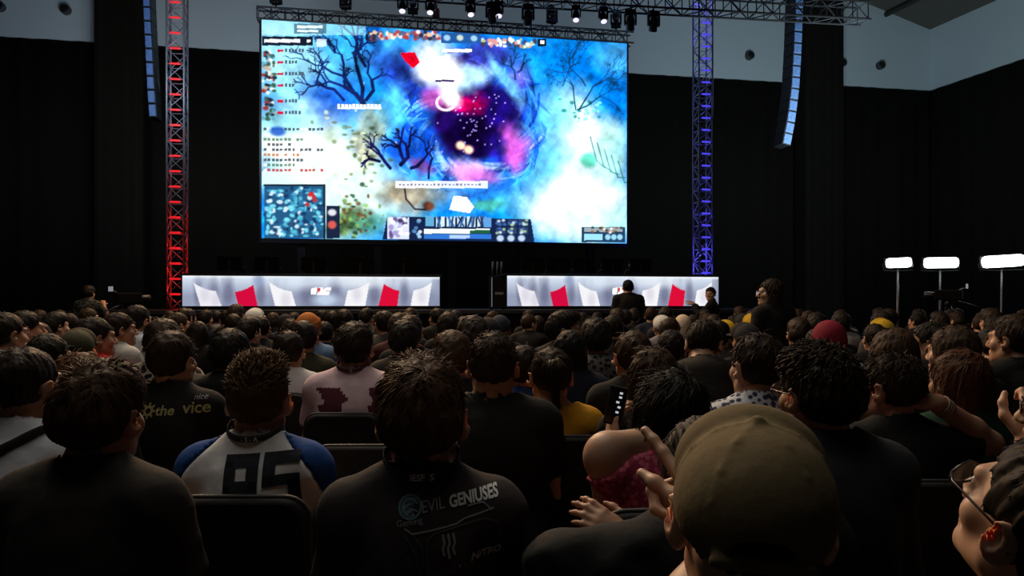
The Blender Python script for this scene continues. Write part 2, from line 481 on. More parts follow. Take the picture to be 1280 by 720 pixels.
HLINE = (np.array([-.14, -.07, -.035, -.005, .03, .055, .085, .115]), np.array([-.066, -.062, -.038, -.01, .012, .050, .066, .074]))
def hair_field(style, vox, capped=False):
    g = {'long': (-.34, .14), 'bob': (-.18, .16), 'pony': (-.16, .16)}.get(style, (-.13, .19))
    ax = [axis(-.14, .14, vox), axis(-.19, .15, vox), axis(g[0], g[1], vox)]
    Fd = Field(*ax); t = {'buzz': .006, 'short': .013, 'fluffy': .015, 'curly': .017, 'quiff': .012, 'long': .016, 'bob': .020, 'pony': .010, 'undercut': .014}[style]
    Fd.add(*ell((0, -.015, .032), (.074 + t * .75, .093 + t * .8, .085 + t)), k=.01)
    if style in ('fluffy', 'curly'):
        Fd.add(*ell((0, .02, .075), (.068 + t * .5, .075 + t * .5, .05 + t * .5)), k=.03)
        Fd.add(*ell((0, -.055, .01), (.070 + t * .5, .062 + t * .5, .055)), k=.03)
    if style in ('quiff', 'undercut'):
        Fd.add(*ell((0, .03, .10), (.055, .07, .030)), k=.025)
    if style in ('long', 'bob'):
        zc, rz = (-.15, .19) if style == 'long' else (-.055, .11)
        Fd.add(*ell((0, -.05, zc), (.085, .062, rz)), k=.04)
        for sd in (-1, 1): Fd.add(*ell((sd * .072, -.01, zc + .02), (.028, .055, rz - .02)), k=.03)
    hl = HLINE[1].copy()
    if style in ('long', 'bob'):
        hl[:4] = -1; hl[4] = -1 if style == 'long' else -.09; hl[5] = .03
    def cut(F, x, y, z):
        zl = np.interp(np.asarray(y).ravel(), HLINE[0], hl)[None, :, None]
        return np.maximum(F, (zl - z) * .8)
    Fd.all(cut)
    if capped: Fd.all(lambda F, x, y, z: np.maximum(F, z - .055 + 0 * x + 0 * y))
    if style not in ('long', 'bob'):
        for sd in (-1, 1): Fd.sub(*ell((sd * .092, -.004, -.014), (.030, .028, .036)), k=.008)
    if style == 'pony':
        Fd.add(*ell((0, -.115, .055), (.040, .038, .040)), k=.012)
        Fd.add(*cone((0, -.125, .04), (0, -.135, -.12), .028, .012), k=.02)
    return Fd
def make_hair(pz, style, m, vox=.006, capped=False, nl=500, seed=0, L=.050, lift=.003, name='hair', w=.0024):
    r = np.random.default_rng(seed)
    Fd = hair_field(style, vox, capped)
    ph = r.uniform(0, 6.3, 8)
    def nz(F, x, y, z):
        a = np.arctan2(x, y + .04)
        return F - (.0022 * np.sin(a * 23 + z * 30 + ph[0]) + .0018 * np.sin(a * 41 + ph[1] + y * 35) + .0022 * np.sin(x * 120 + ph[2]) * np.sin(y * 90 + z * 50 + ph[3]))
    Fd.all(nz)
    V, Q = Fd.net()
    if nl:
        c = V[Q]; nrm = np.cross(c[:, 2] - c[:, 0], c[:, 3] - c[:, 1]); nrm /= np.linalg.norm(nrm, axis=1)[:, None] + 1e-9
        pc = c.mean(1)
        outw = pc - A3((0, -.015, .02)); ok = ((nrm * outw).sum(1) > 0)
        if ((nrm * outw).sum(1)).mean() < 0: nrm = -nrm; ok = ~ok
        zl = np.interp(pc[:, 1], HLINE[0], HLINE[1])
        ok = ((nrm * outw).sum(1) > 0) & (nrm[:, 2] > -.6) & (pc[:, 2] > {'quiff': .055, 'undercut': .05, 'long': -.2, 'bob': -.12, 'buzz': -.05}.get(style, -.02))
        wgt = ok * (0.5 + np.clip(pc[:, 2] * 6, 0, .8)); wgt = wgt / wgt.sum()
        i = r.choice(len(pc), nl, p=wgt); p = pc[i]; n = nrm[i]
        crown = A3((0.015, -.055, .115))
        fl = p - crown; fl += r.normal(0, .018 if style not in ('long', 'bob') else .008, fl.shape)
        if style in ('quiff', 'undercut'): fl = fl * .4 + A3((0, .05, .04)) * np.clip(p[:, 2:3] * 12, 0, 1)
        fl -= n * (fl * n).sum(1)[:, None]; fl /= np.linalg.norm(fl, axis=1)[:, None] + 1e-9
        Ls = L * r.uniform(.6, 1.25, nl); li = lift * r.uniform(.2, 1.6, nl)
        if style not in ('long', 'bob'): Ls = Ls * np.clip(.35 + p[:, 2] * 7, .3, 1)
        sd_ = np.clip(1 - np.abs(n[:, 2]) * 1.2, 0, 1); li = li * (1 - .75 * sd_)
        if style in ('quiff',):
            up = np.clip(p[:, 2] * 14 - .6, 0, 1); li = li + up * .022
        a = np.cross(fl, n)
        if style == 'curly': a = a + r.normal(0, .3, a.shape); li = li * 1.5
        rings = []
        for t in (0., .35, .7, 1.0):
            sag = A3((0, 0, -1)) * (t ** 2) * (Ls * .12)[:, None]
            cc = p - n * .003 + fl * (Ls * t)[:, None] + n * (li * math.sin(t * 1.9) - (Ls * t) ** 2 / .14)[:, None] + sag
            ww = w * (1 - t) ** .6 + .0004
            for q in (0, 2.1, 4.2):
                rings.append(cc + a * ww * math.cos(q) + n * ww * .6 * math.sin(q))
        LV = np.stack(rings, 1).reshape(-1, 3)
        base = np.arange(nl)[:, None] * 12; qs = []
        for k in range(3):
            for j in range(3):
                qs.append(base + np.array([[k * 3 + j, k * 3 + (j + 1) % 3, k * 3 + 3 + (j + 1) % 3, k * 3 + 3 + j]]))
        LQ = np.concatenate(qs) + len(V)
        V = np.concatenate([V, LV]); Q = np.concatenate([Q, LQ])
    V = V @ pz.Rh.T + pz.hc
    return mesh_np(name, V, Q, [m])
def make_hat(pz, kind, m, vox=.006, name='cap', m2=None):
    ax = [axis(-.14, .14, vox), axis(-.19, .24, vox), axis(-.10, .20, vox)]
    Fd = Field(*ax)
    if kind == 'cap':
        Fd.add(*ell((0, -.018, .030), (.090, .109, .092)), k=.01)
        Fd.add(*ell((0, .034, .052), (.089, .066, .078)), k=.005)
        for q in (-.62, .62, 1.57, -1.57, 2.5, -2.5):
            dd = A3((math.sin(q), math.cos(q), 0))
            for w0, w1 in ((.1, .5), (.5, .9), (.9, 1.3)):
                pp = [A3((0, -.015, .031)) + A3((dd[0] * .0898 * math.sin(w), dd[1] * .109 * math.sin(w), .0915 * math.cos(w))) for w in (w0, w1)]
                Fd.add(*cone(pp[0], pp[1], .0028, .0028), k=.004)
        Fd.all(lambda F, x, y, z: np.maximum(F, (.020 - .10 * (-y - .02) * 0 + np.clip(y, 0, .1) * .15 - np.clip(-y, 0, .1) * .35) - z + 0 * x))
        # opening over the strap at the back
        Fd.sub(*ell((0, -.13, .0), (.042, .05, .030)), k=.006)
        Fd.add(*cone((-.045, -.112, .0), (.045, -.112, .0), .009, .009), k=.004)
        bill = ell((0, .115, .030), (.078, .085, .010)); Fd.add(*bill, k=.008)
        Fd.add(*ell((0, -.014, .124), (.009, .009, .007)), k=.003)
    elif kind == 'beanie':
        Fd.add(*ell((0, -.02, .035), (.086, .104, .098)), k=.01)
        Fd.all(lambda F, x, y, z: np.maximum(F, (.02 + y * .25) - z + 0 * x))
        for i in range(24):
            a = i / 24 * 6.283; Fd.add(*cone((.087 * math.sin(a), -.02 + .105 * math.cos(a), .03 + math.cos(a) * .025), (.084 * math.sin(a), -.02 + .102 * math.cos(a), .07 + math.cos(a) * .025), .008, .007), k=.008)
    elif kind == 'scarf':
        Fd.add(*ell((0, -.02, .032), (.088, .106, .100)), k=.01)
        Fd.add(*ell((0, -.05, -.06), (.084, .078, .12)), k=.04)
        Fd.all(lambda F, x, y, z: np.maximum(F, np.where(y > .045, .05 + 0 * z, -.2) - z + 0 * x))
    elif kind == 'hood':
        Fd.add(*ell((0, -.025, .03), (.098, .115, .108)), k=.01)
        Fd.add(*ell((0, -.06, -.07), (.10, .09, .11)), k=.04)
        Fd.all(lambda F, x, y, z: np.maximum(F, -(np.sqrt(x ** 2 + (z + .02) ** 2) - .066) * (y > .0) - 9 * (y <= .0)))
    V, Q = Fd.net()
    V = V @ pz.Rh.T + pz.hc
    return mesh_np(name, V, Q, [m])
def make_glasses(pz, mframe, mlens, parent, r=.022, rect=False):
    H = lambda p: Vector(pz.hc + pz.Rh @ A3(p))
    bm = bmesh.new()
    for sd in (-1, 1):
        ring = [H((sd * .033 + .025 * math.cos(a), .108 + (.004 * -abs(math.cos(a))), .003 + .019 * math.sin(a))) for a in np.linspace(0, 2 * math.pi, 21)]
        tube(bm, ring, .0016, 6, cap=False)
        tube(bm, [H((sd * .058, .106, .008)), H((sd * .076, .085, .010)), H((sd * .085, .0, .012)), H((sd * .083, -.03, -.008))], .0019, 6)
    tube(bm, [H((-.009, .109, .008)), H((0, .114, .010)), H((.009, .109, .008))], .0016, 6)
    g = obj_bm('glasses', bm, mframe, parent, True)
    bm = bmesh.new()
    for sd in (-1, 1):
        c = []
        for yy in (.1085, .1072):
            c.append([bm.verts.new(H((sd * .033 + .0242 * math.cos(a), yy, .003 + .0182 * math.sin(a)))) for a in np.linspace(0, 2 * math.pi, 20, endpoint=False)])
        bm.faces.new(c[0]); bm.faces.new(c[1][::-1])
        for k in range(20): bm.faces.new((c[0][k], c[0][(k + 1) % 20], c[1][(k + 1) % 20], c[1][k]))
    obj_bm('lens', bm, mlens, g)
    return g

def text_poly(txt, size, shear=0.0, bold=0.0, grid=.01, spacing=1.0):
    cu = bpy.data.curves.new('t', 'FONT'); cu.body = txt; cu.size = size; cu.align_x = 'CENTER'; cu.align_y = 'CENTER'; cu.shear = shear; cu.offset = bold
    cu.space_character = spacing; cu.resolution_u = 3
    o = bpy.data.objects.new('t', cu); COL.objects.link(o)
    bpy.context.view_layer.update()
    me = bpy.data.meshes.new_from_object(o.evaluated_get(bpy.context.evaluated_depsgraph_get()))
    bpy.data.objects.remove(o); bm = bmesh.new(); bm.from_mesh(me); bpy.data.meshes.remove(me)
    return bm
def conform(bm, BV, cx, cz, rot=0.0, grid=.012, off=.0018, thick=0.0):
    """lay a flat x/y drawing on the back of a garment (person coordinates)"""
    c, s = math.cos(rot), math.sin(rot)
    for v in bm.verts:
        v.co = Vector((cx + c * v.co.x - s * v.co.y, 0, cz + s * v.co.x + c * v.co.y))
    if bm.verts:
        for ax in (0, 2):
            lo = min(v.co[ax] for v in bm.verts); hi = max(v.co[ax] for v in bm.verts)
            q = lo + grid
            while q < hi:
                p = Vector((0, 0, 0)); p[ax] = q; n = Vector((0, 0, 0)); n[ax] = 1
                bmesh.ops.bisect_plane(bm, geom=bm.verts[:] + bm.edges[:] + bm.faces[:], plane_co=p, plane_no=n); q += grid
    for v in bm.verts:
        h = BV.ray_cast(Vector((v.co.x, -1.0, v.co.z)), Vector((0, 1, 0)))
        v.co.y = (h[0].y if h[0] is not None else -.05) - off
    return bm
def bvh_of(me):
    return BVHTree.FromPolygons([v.co[:] for v in me.vertices], [p.vertices[:] for p in me.polygons])
def band(bm, pts, up, w, th=.0015):
    """flat strap along pts; up(i) gives its width direction"""
    pts = [Vector(p) for p in pts]; R = []
    for i, p in enumerate(pts):
        t = (pts[min(i + 1, len(pts) - 1)] - pts[max(0, i - 1)]).normalized()
        u = Vector(up[i]) if isinstance(up, list) else Vector(up); u = (u - t * u.dot(t)).normalized(); n = t.cross(u)
        R.append([bm.verts.new(p + u * a * w / 2 + n * b * th / 2) for a, b in ((-1, -1), (1, -1), (1, 1), (-1, 1))])
    for i in range(len(R) - 1):
        for k in range(4): bm.faces.new((R[i][k], R[i][(k + 1) % 4], R[i + 1][(k + 1) % 4], R[i + 1][k]))
    bm.faces.new(R[0]); bm.faces.new(R[-1][::-1])
def lanyard(pz, parent, m, mt, letters='S'):
    bm = bmesh.new(); r = pz.neckhole * pz.neck + .016
    pts = [pz.T((r * math.sin(a), -.03 - r * .98 * math.cos(a), 1.046 + .030 * (1 - math.cos(a)))) for a in np.linspace(-2.0, 2.0, 22)]
    pts = [pz.T((-.03, .135, .80))] + [pz.T((-.055, .13, .9))] + pts + [pz.T((.055, .13, .9))] + [pz.T((.03, .135, .80))]
    band(bm, pts, pz.R @ A3((0, .1, 1)), .017, .002)
    l = obj_bm('lanyard', bm, m, parent, True)
    BV = bvh_of(l.data)
    bm = text_poly(letters, .017, bold=.0003)
    conform(bm, BV, 0.006, pz.T((0, -.09, 1.046))[2], grid=.01, off=.0015)
    obj_bm('lettering', bm, mt, l)
    return l
# ---------------------------------------------------------------- chairs
def make_chair(label, group=None):
    t = thing('stacking_chair', label, 'chair', group=group)
    bm = bmesh.new()
    bx(bm, (-.22, -.19, .415), (.22, .24, .465), .022); obj_bm('seat', bm, CHAIRCLOTH, t, True)
    # padded back: rounded-top panel, slightly reclined and curved
    bm = bmesh.new()
    def outline(w, h, r, n=8):
        pts = [(-w, 0), (w, 0)]
        pts += [(w - r + r * math.sin(a), h - r + r * math.cos(a)) for a in np.linspace(math.pi / 2, 0, n)]
        pts += [(-w + r - r * math.sin(a), h - r + r * math.cos(a)) for a in np.linspace(0, math.pi / 2, n)]
        return pts
    rings = []
    for ins, yy in ((.012, -.022), (0, -.010), (0, .010), (.012, .022)):
        o = outline(.178 - ins, .45 - ins, .06)
        rings.append([bm.verts.new((x, -.205 + yy - .10 * (z + .49 - .49) * .55 - .25 * x * x * -1, .47 + z)) for x, z in o])
    n = len(rings[0])
    for i in range(3):
        for k in range(n):
            bm.faces.new((rings[i][k], rings[i][(k + 1) % n], rings[i + 1][(k + 1) % n], rings[i + 1][k])).smooth = True
    bm.faces.new(rings[0][::-1]); bm.faces.new(rings[-1]); obj_bm('backrest', bm, CHAIRCLOTH, t)
    bm = bmesh.new()
    o = outline(.180, .452, .06)[1:]; o.append((-.18, 0))
    tube(bm, [(x, -.205 - .055 * z + .25 * x * x, .47 + z) for x, z in o], .0065, 6); obj_bm('piping', bm, CHAIREDGE, t, True)
    for sx in (-1, 1):
        bm = bmesh.new(); tube(bm, [(sx * .20, .20, .42), (sx * .215, .225, .0)], .011, 8); obj_bm('leg', bm, CHAIRLEG, t)
        bm = bmesh.new(); tube(bm, [(sx * .165, -.225, .62), (sx * .185, -.195, .44), (sx * .205, -.235, .0)], .011, 8); obj_bm('leg', bm, CHAIRLEG, t)
    bm = bmesh.new()
    tube(bm, [(-.20, .20, .408), (.20, .20, .408)], .009); tube(bm, [(-.19, -.19, .408), (.19, -.19, .408)], .009)
    for sx in (-1, 1): tube(bm, [(sx * .19, -.19, .408), (sx * .20, .20, .408)], .009)
    obj_bm('seat_frame', bm, CHAIRLEG, t)
    return t
def dup(root, loc, rz=0, s=None, label=None, group=None):
    r = root.copy(); COL.objects.link(r); r.location = loc; r.rotation_euler = (0, 0, rz)
    if s: r.scale = (s, s, s)
    if label: r['label'] = label
    if group: r['group'] = group
    for ch in root.children:
        c = ch.copy(); COL.objects.link(c); c.parent = r
        for g in ch.children:
            d = g.copy(); COL.objects.link(d); d.parent = c
    return r
CH0 = [None]
def chair_at(x, y, rz, label, s=1.0, hide=0):
    if CH0[0] is None:
        CH0[0] = make_chair(label); CH0[0].location = (x, y, 0); CH0[0].rotation_euler = (0, 0, rz); CH0[0].scale = (s,) * 3
        return CH0[0]
    return dup(CH0[0], (x, y, 0), rz, s, label)

# ---------------------------------------------------------------- the people who can be told apart
PLACED = []
class Per: pass
def person(label, px, yt, d, hair='short', hc=(24, 18, 13), shirt=(20, 19, 19), skin='m', body=0.0, vox=None, hvox=None, by='top',
           root=None, hat=None, hatcol=None, hatmat=None, locks=None, classify=None, mats=None, glasses=False, arms_px=None, chair=None, cs=1.0,
           hl=None, group=None, split=None, fold=.004, off=.012, hat_name=None, **kw):
    pz0 = Pose(**kw)
    RB = Rz(body)
    if root is None:
        tgt = A3(at(px, yt, d))
        ref = pz0.top if by == 'top' else pz0.hc
        if by == 'top' and hat is None: ref = pz0.top + (0, 0, {'fluffy': .012, 'curly': .018, 'quiff': .02}.get(hair, .004))
        s = tgt[2] / ref[2]
        hh = RB @ pz0.hc * s
        rt = A3((tgt[0] - hh[0], tgt[1] - hh[1], 0))
    else:
        rt = A3((root[0], root[1], 0)); s = root[2]
    toloc = lambda w: RB.T @ (A3(w) - rt) / s
    if arms_px:
        for side, spec in arms_px.items():
            q = dict(spec); q['E'] = toloc(at(*spec['E'])); q['W'] = toloc(at(*spec['W']))
            for kk in ('f', 'n'):
                if kk in q: q[kk] = RB.T @ A3(q[kk])
            kw[side] = q
    pz = Pose(**kw)
    P = Per(); P.pz, P.s, P.rt, P.RB, P.toloc = pz, s, rt, RB, toloc
    vox = vox or (.009 if d < 2.6 else .012); hvox = hvox or (.0048 if d < 2.6 else .0075)
    t = thing('person', label, 'person', rt, body, group, s); P.root = t
    obj_me('body', make_body(pz, vox, hvox, skin), t)
    mts = mats or [cloth(shirt)]
    P.shirt = obj_me('shirt', make_shirt(pz, .010 if d < 2.6 else .013, mts, classify, seed=int(px), fold=fold, off=off, split=split), t)
    if hair:
        nl = locks if locks is not None else (2200 if d < 2.0 else 1500 if d < 3.3 else 450)
        obj_me('hair', make_hair(pz, hair, hairmat(hc), .0055 if d < 2.6 else .008, nl=0 if hat else nl, seed=int(px), capped=bool(hat), **(hl or {})), t)
    if hat:
        obj_me(hat_name or {'cap': 'cap', 'beanie': 'knit_hat', 'scarf': 'headscarf', 'hood': 'hood'}[hat], make_hat(pz, hat, hatmat or cloth(hatcol), .0045 if d < 1.5 else .007), t)
    if glasses: make_glasses(pz, FRAME, LENS, t)
    if chair:
        chair_at(rt[0] + (.03 if 'blue sleeved' in chair else 0), rt[1], body * .3, chair, cs)
    PLACED.append((rt[0] + (RB @ pz.hc * s)[0] * 0, rt[1], d))
    return P
FRAME = mat('glasses_frame', (0.02, 0.008, 0.008), 0.25)
LENS = mat('glasses_lens', (0.9, 0.9, 0.9), 0.02); _b = LENS.node_tree.nodes['Principled BSDF']; _b.inputs['Transmission Weight'].default_value = 0.95; _b.inputs['IOR'].default_value = 1.25
LANY = mat('lanyard_black', (0.015, 0.015, 0.018), 0.7)
WHITE = mat('print_white', (0.62, 0.63, 0.63), 0.7); GREYP = mat('print_grey', (0.22, 0.23, 0.24), 0.7)
TEAL = mat('print_teal', (0.10, 0.20, 0.25), 0.7); YELP = mat('print_yellow', (0.26, 0.22, 0.08), 0.7); NAVYP = mat('print_navy', (0.006, 0.009, 0.02), 0.8)
FAINT = mat('print_faint', (0.05, 0.052, 0.055), 0.7); REDP = mat('print_darkred', (0.06, 0.012, 0.012), 0.7)

def decal(P, parent, name, m, bm, wx, wz, rot=0.0, grid=.012, off=.0022):
    conform(bm, P.BV, wx, wz, rot, grid, off); return obj_bm(name, bm, m, parent)
def squeeze(bm, k):
    for v in bm.verts: v.co.x *= k
    return bm
def rect_bm(w, h, x=0, y=0, bm=None):
    bm = bm or bmesh.new()
    bm.faces.new([bm.verts.new((x + a * w / 2, y + b * h / 2, 0)) for a, b in ((-1, -1), (1, -1), (1, 1), (-1, 1))]); return bm
def line_bm(pts, w, bm=None):
    bm = bm or bmesh.new()
    for (x0, y0), (x1, y1) in zip(pts[:-1], pts[1:]):
        dx, dy = x1 - x0, y1 - y0; L = math.hypot(dx, dy) + 1e-9; nx, ny = -dy / L * w / 2, dx / L * w / 2
        bm.faces.new([bm.verts.new(q) for q in ((x0 - nx, y0 - ny, 0), (x1 - nx, y1 - ny, 0), (x1 + nx, y1 + ny, 0), (x0 + nx, y0 + ny, 0))])
    return bm
def ring_bm(r0, r1, n=36, bm=None, a0=0, a1=2 * math.pi, cx=0, cy=0, sy=1.0):
    bm = bm or bmesh.new(); V = []
    for a in np.linspace(a0, a1, n):
        V.append([bm.verts.new((cx + r * math.cos(a), cy + r * math.sin(a) * sy, 0)) for r in (r0, r1)])
    for i in range(n - 1): bm.faces.new((V[i][0], V[i][1], V[i + 1][1], V[i + 1][0]))
    return bm
def on_back(P, px, py, dd=0.14):
    """person-space x,z of the point on the back seen at that pixel"""
    w = P.toloc(at(px, py, P.rt[1] - 0.12 * P.s)); return w[0], w[2]

DK = (20, 19, 19)
# ---- row nearest the camera
capman = person('man in an olive cap seen from behind, nearest the camera, pointing at the big screen', 938, 524, .90, hair='buzz', hc=(16, 13, 11),
    shirt=(18, 18, 18), skin='l', vox=.008, hvox=.004, hat='cap', hatcol=(108, 94, 66), sh=.170, girth=1.12, neck=1.22, roll=.04, pitch=.13, yaw=-.20, locks=500, hl=dict(L=.012, lift=.003, w=.002),
    arms_px={'armL': dict(E=(850, 800, 1.0), W=(902, 674, 1.09), f=(-.30, .72, .56), n=(.80, -.20, .50), point=True, fine=.0034, big=1.08, flip=1)})
rightman = person('man in glasses with a lit cheek at the bottom right corner, chin raised', 1306, 660, .97, by='hc', hair='short', hc=(22, 15, 10),
    shirt=(22, 22, 24), skin='l', vox=.009, hvox=.0036, body=.16, yaw=.10, pitch=.50, roll=.0, glasses=True, locks=1800, hl=dict(L=.016, lift=.001, w=.0016), girth=1.08)
eg = person('man in a dark jersey with teal emblem and white lettering on the back', 528, 447, 1.59, hair='fluffy', hc=(58, 40, 25), shirt=(50, 45, 45), body=.04, sh=.140, girth=1.02, yaw=-.03, roll=-.02, lean=.05, locks=4200, hl=dict(L=.034, lift=-.0022, w=.0016), fold=.007)
left = person('man in a plain black tee with thick brown hair at the left front', 127, 452, 1.75, hair='fluffy', hc=(52, 35, 21), shirt=(48, 44, 41), body=-.08, sh=.156, girth=1.08, yaw=-.05, roll=.03, locks=4200, hl=dict(L=.034, lift=-.0022, w=.0016), fold=.007)
jacket = person('person in a black jacket bent down behind the olive cap, gesturing with one hand', 935, 610, 1.5, hair='short', shirt=(30, 31, 32), root=(.44, 1.46, .97), body=.15, pitch=-1.0, yaw=.25, sleeve='long', collar=True, fold=.019, off=.018, hc=(20, 16, 13), locks=300,
    arms_px={'armL': dict(E=(706, 704, 1.42), W=(668, 745, 1.62), f=(-.5, .8, -.1), n=(0, .2, 1)),
             'armR': dict(E=(905, 790, 1.66), W=(786, 676, 1.72), f=(-.80, .30, .52), n=(-.05, -.75, .65), curl=(.28, .35, .25), big=.88, fine=.005)})
# ---- second row
p95 = person('man in a white shirt with blue sleeves and a dark number on the back', 324, 442, 2.16, hair='quiff', hc=(70, 50, 28), shirt=(0, 0, 0), mats=[cloth((226, 228, 226)), cloth((34, 72, 134))], body=.02, sh=.150, girth=1.08, lean=.08, locks=1500, hl=dict(L=.034, lift=.006, w=.0026),
    split=lambda x, y, z: np.abs(x) - np.interp(np.asarray(z).ravel(), [.6, .80, .90, .96, 1.0, 1.04, 1.08], [.22, .212, .197, .174, .142, .100, .068])[None, None, :], sleeve='three', chair='black chair whose back covers the foot of the number on the blue sleeved shirt', cs=1.0)
strap = person('man in a white tee with a black bag strap across his back', 33, 432, 2.2, hair='buzz', hc=(30, 22, 15), shirt=(224, 228, 232), skin='m', body=-.05, yaw=-.12, girth=1.12, locks=1500, hl=dict(L=.012, lift=.0005, w=.0016), chair='black chair under the man with the bag strap')
pink = person('woman in a pink halter top with black bobbed hair', 834, 466, 2.05, hair='bob', hc=(17, 14, 12), shirt=(0, 0, 0), mats=[leopard((196, 92, 112), (150, 52, 74), 'pink_lace', 60)], skin='l', body=.30, yaw=.05, roll=.10, tilt=.04, hshift=.04, hdrop=.05, raiseL=.05, tank=True, sh=.150, girth=.92, fold=0, locks=3400, hl=dict(L=.05, lift=.0004, w=.0016), off=.006,
    arms_px={'armL': dict(E=(760, 650, 2.3), W=(764, 560, 2.42), f=(.10, .25, 1), n=(-.9, -.2, .2), curl=(.5, .6, .4), fine=.006)}, chair='black chair under the woman in the pink halter top')
curly = person('man with curly dark hair and glasses in a dark jacket, right of the olive cap', 1022, 428, 1.95, hair='curly', hc=(34, 26, 19), shirt=(46, 48, 52), yaw=.30, body=.02, sleeve='long', collar=True, glasses=True, girth=1.08, off=.018, locks=3000, hl=dict(L=.022, lift=.006, w=.0024), fold=.005)
neckman = person('man in a black tee holding the back of his neck with his raised right hand', 1110, 441, 2.5, hair='short', hc=(38, 29, 21), shirt=(24, 23, 23), yaw=.55, body=.08, locks=1500, hl=dict(L=.03, lift=.007),
    arms_px={'armR': dict(E=(1238, 554, 2.50), W=(1172, 504, 2.44), f=(-.85, .12, .12), n=(.15, -.6, .75), curl=(.3, .4, .3), fine=.006)}, chair='black chair in front of the man with glasses at the right edge', cs=.95)
edge = person('person in glasses with a hand at the chin, cut off by the right edge', 1352, 444, 1.7, hair='short', shirt=(22, 21, 21), yaw=.55, body=.35, glasses=True, skin='l',
    arms_px={'armL': dict(E=(1290, 640, 1.9), W=(1286, 556, 1.86), f=(.22, -.05, 1), n=(-.3, -.9, .1), curl=(.8, 1.0, .6), fine=.006)})
# ---- third row
broad = person('broad man in a plain black tee right of the jersey with the emblem', 616, 416, 2.75, hair='short', hc=(40, 29, 20), shirt=(24, 23, 22), girth=1.2, sh=.172, locks=1200, hl=dict(L=.028, lift=.006), yaw=-.04, neck=1.15)
updo = person('woman with a knotted updo in a yellow top', 688, 434, 3.0, hair='pony', hc=(34, 24, 16), shirt=(196, 140, 34), skin='m', sh=.15, girth=.95, yaw=.12, locks=900, neckhole=.085, chair='black chair under the woman in the yellow top')
fest = person('man in a black tee with yellow lettering on the back', 216, 414, 3.1, hair='short', hc=(36, 25, 16), shirt=(19, 18, 17), girth=1.15, sh=.165, yaw=-.10, locks=900, body=-.05)
check = person('man in a white patterned collared shirt just beyond the olive cap', 945, 417, 2.75, hair='short', hc=(34, 25, 18), shirt=(0, 0, 0), mats=[leopard((58, 66, 88), (205, 208, 214), 'white_dotted', 46)], yaw=.30, collar=True, skin='l', locks=1200)
longw = person('woman with long reddish brown hair in a dark green top at the right', 1197, 438, 2.75, hair='long', hc=(56, 32, 20), shirt=(20, 52, 38), yaw=.35, sh=.155, locks=1800, hl=dict(L=.06, lift=.001, w=.002), girth=.95)
brownpeek = person('person with light brown hair hidden behind the thick haired man at the left front', 103, 441, 2.75, hair='short', hc=(66, 42, 24), shirt=(34, 30, 26), yaw=-.2)
phoneman = person('man with a lit left ear between the yellow top and the pink halter top', 790, 414, 3.5, hair='short', hc=(44, 32, 22), shirt=(26, 24, 22), yaw=.15, body=.05)
phonewom = person('person with a round brown bob directly behind the black bobbed woman', 816, 436, 2.85, hair='bob', hc=(44, 31, 20), shirt=(22, 21, 21), yaw=.1, sh=.15)
roundbr = person('person with smooth round brown hair above the neck holding man', 1115, 412, 3.4, hair='bob', hc=(48, 34, 22), shirt=(22, 22, 22), yaw=.2, sh=.15)
# ---- fourth and fifth rows
pinktee = person('man in a pale pink tee with maroon print on the back', 443, 403, 3.75, hair='fluffy', hc=(30, 22, 16), shirt=(0, 0, 0), girth=1.15, sh=.165, mats=[cloth((214, 186, 192)), cloth((92, 44, 58))],
    classify=lambda pz, C: ((C[:, 1] < 0) & (C[:, 2] < .975) & (C[:, 2] > .76) & ((np.abs(C[:, 0] + .075 + .012 * np.sin(C[:, 2] * 60)) < .055 + .01 * np.sin(C[:, 2] * 90 + C[:, 0] * 70)) | (np.abs(C[:, 0] - .14 - .01 * np.sin(C[:, 2] * 70)) < .04))).astype(np.int32), chair='black chair under the man in the pale pink tee', cs=.97)
whitetee = person('man in a plain white tee just left of the pale pink tee', 361, 414, 4.3, hair='short', hc=(30, 23, 17), shirt=(200, 198, 198), yaw=.1, chair='black chair under the man in the plain white tee')
darkhood = person('person in a dark hoodie left of the raglan shirt', 287, 412, 3.8, hair='fluffy', hc=(20, 17, 14), shirt=(28, 28, 30), hood=True, sleeve='long')
br565 = person('brown haired man above the jersey lettering, left of the broad black tee', 565, 414, 3.45, hair='fluffy', hc=(52, 37, 25), shirt=(30, 27, 25))
dk712 = person('dark haired person in a navy top behind the knotted updo', 712, 414, 4.15, hair='long', hc=(18, 15, 13), shirt=(24, 28, 42), sh=.155)
bluesh = person('person in a blue shirt beyond the broad black tee', 655, 432, 3.55, hair='short', hc=(30, 22, 16), shirt=(34, 60, 104), yaw=-.1)
brownlong = person('woman with brown hair to the shoulder facing left at the right rows', 1190, 408, 3.5, hair='long', hc=(46, 33, 24), shirt=(26, 24, 24), yaw=.5, sh=.155, skin='l')
facel = person('person in profile with a lit cheek beside the long brown hair', 1160, 403, 4.5, hair='short', hc=(22, 18, 15), shirt=(22, 22, 24), yaw=.75, skin='l', body=.2)
rightblk = person('man in a black tee near the right edge, with short hair and a lit jaw', 1266, 393, 3.75, hair='short', hc=(36, 27, 20), shirt=(24, 24, 23), yaw=.38, body=.1, chair='black chair under the short haired man near the right edge', girth=1.15, sh=.165)
greyhood = person('person bowing forward in a dark grey hoodie right of the green sleeve', 880, 402, 4.0, hair='short', hc=(28, 22, 17), shirt=(44, 41, 37), pitch=-.45, yaw=-.4, lean=.25, hood=True, sleeve='long')
green = person('person in a dark green top', 838, 413, 4.5, hair='short', hc=(26, 20, 16), shirt=(22, 84, 66))
maroon = person('person in a maroon headscarf with a white collar', 1034, 402, 4.4, hair=None, hat='scarf', hatcol=(120, 22, 44), shirt=(198, 194, 196), sh=.15, yaw=.1)
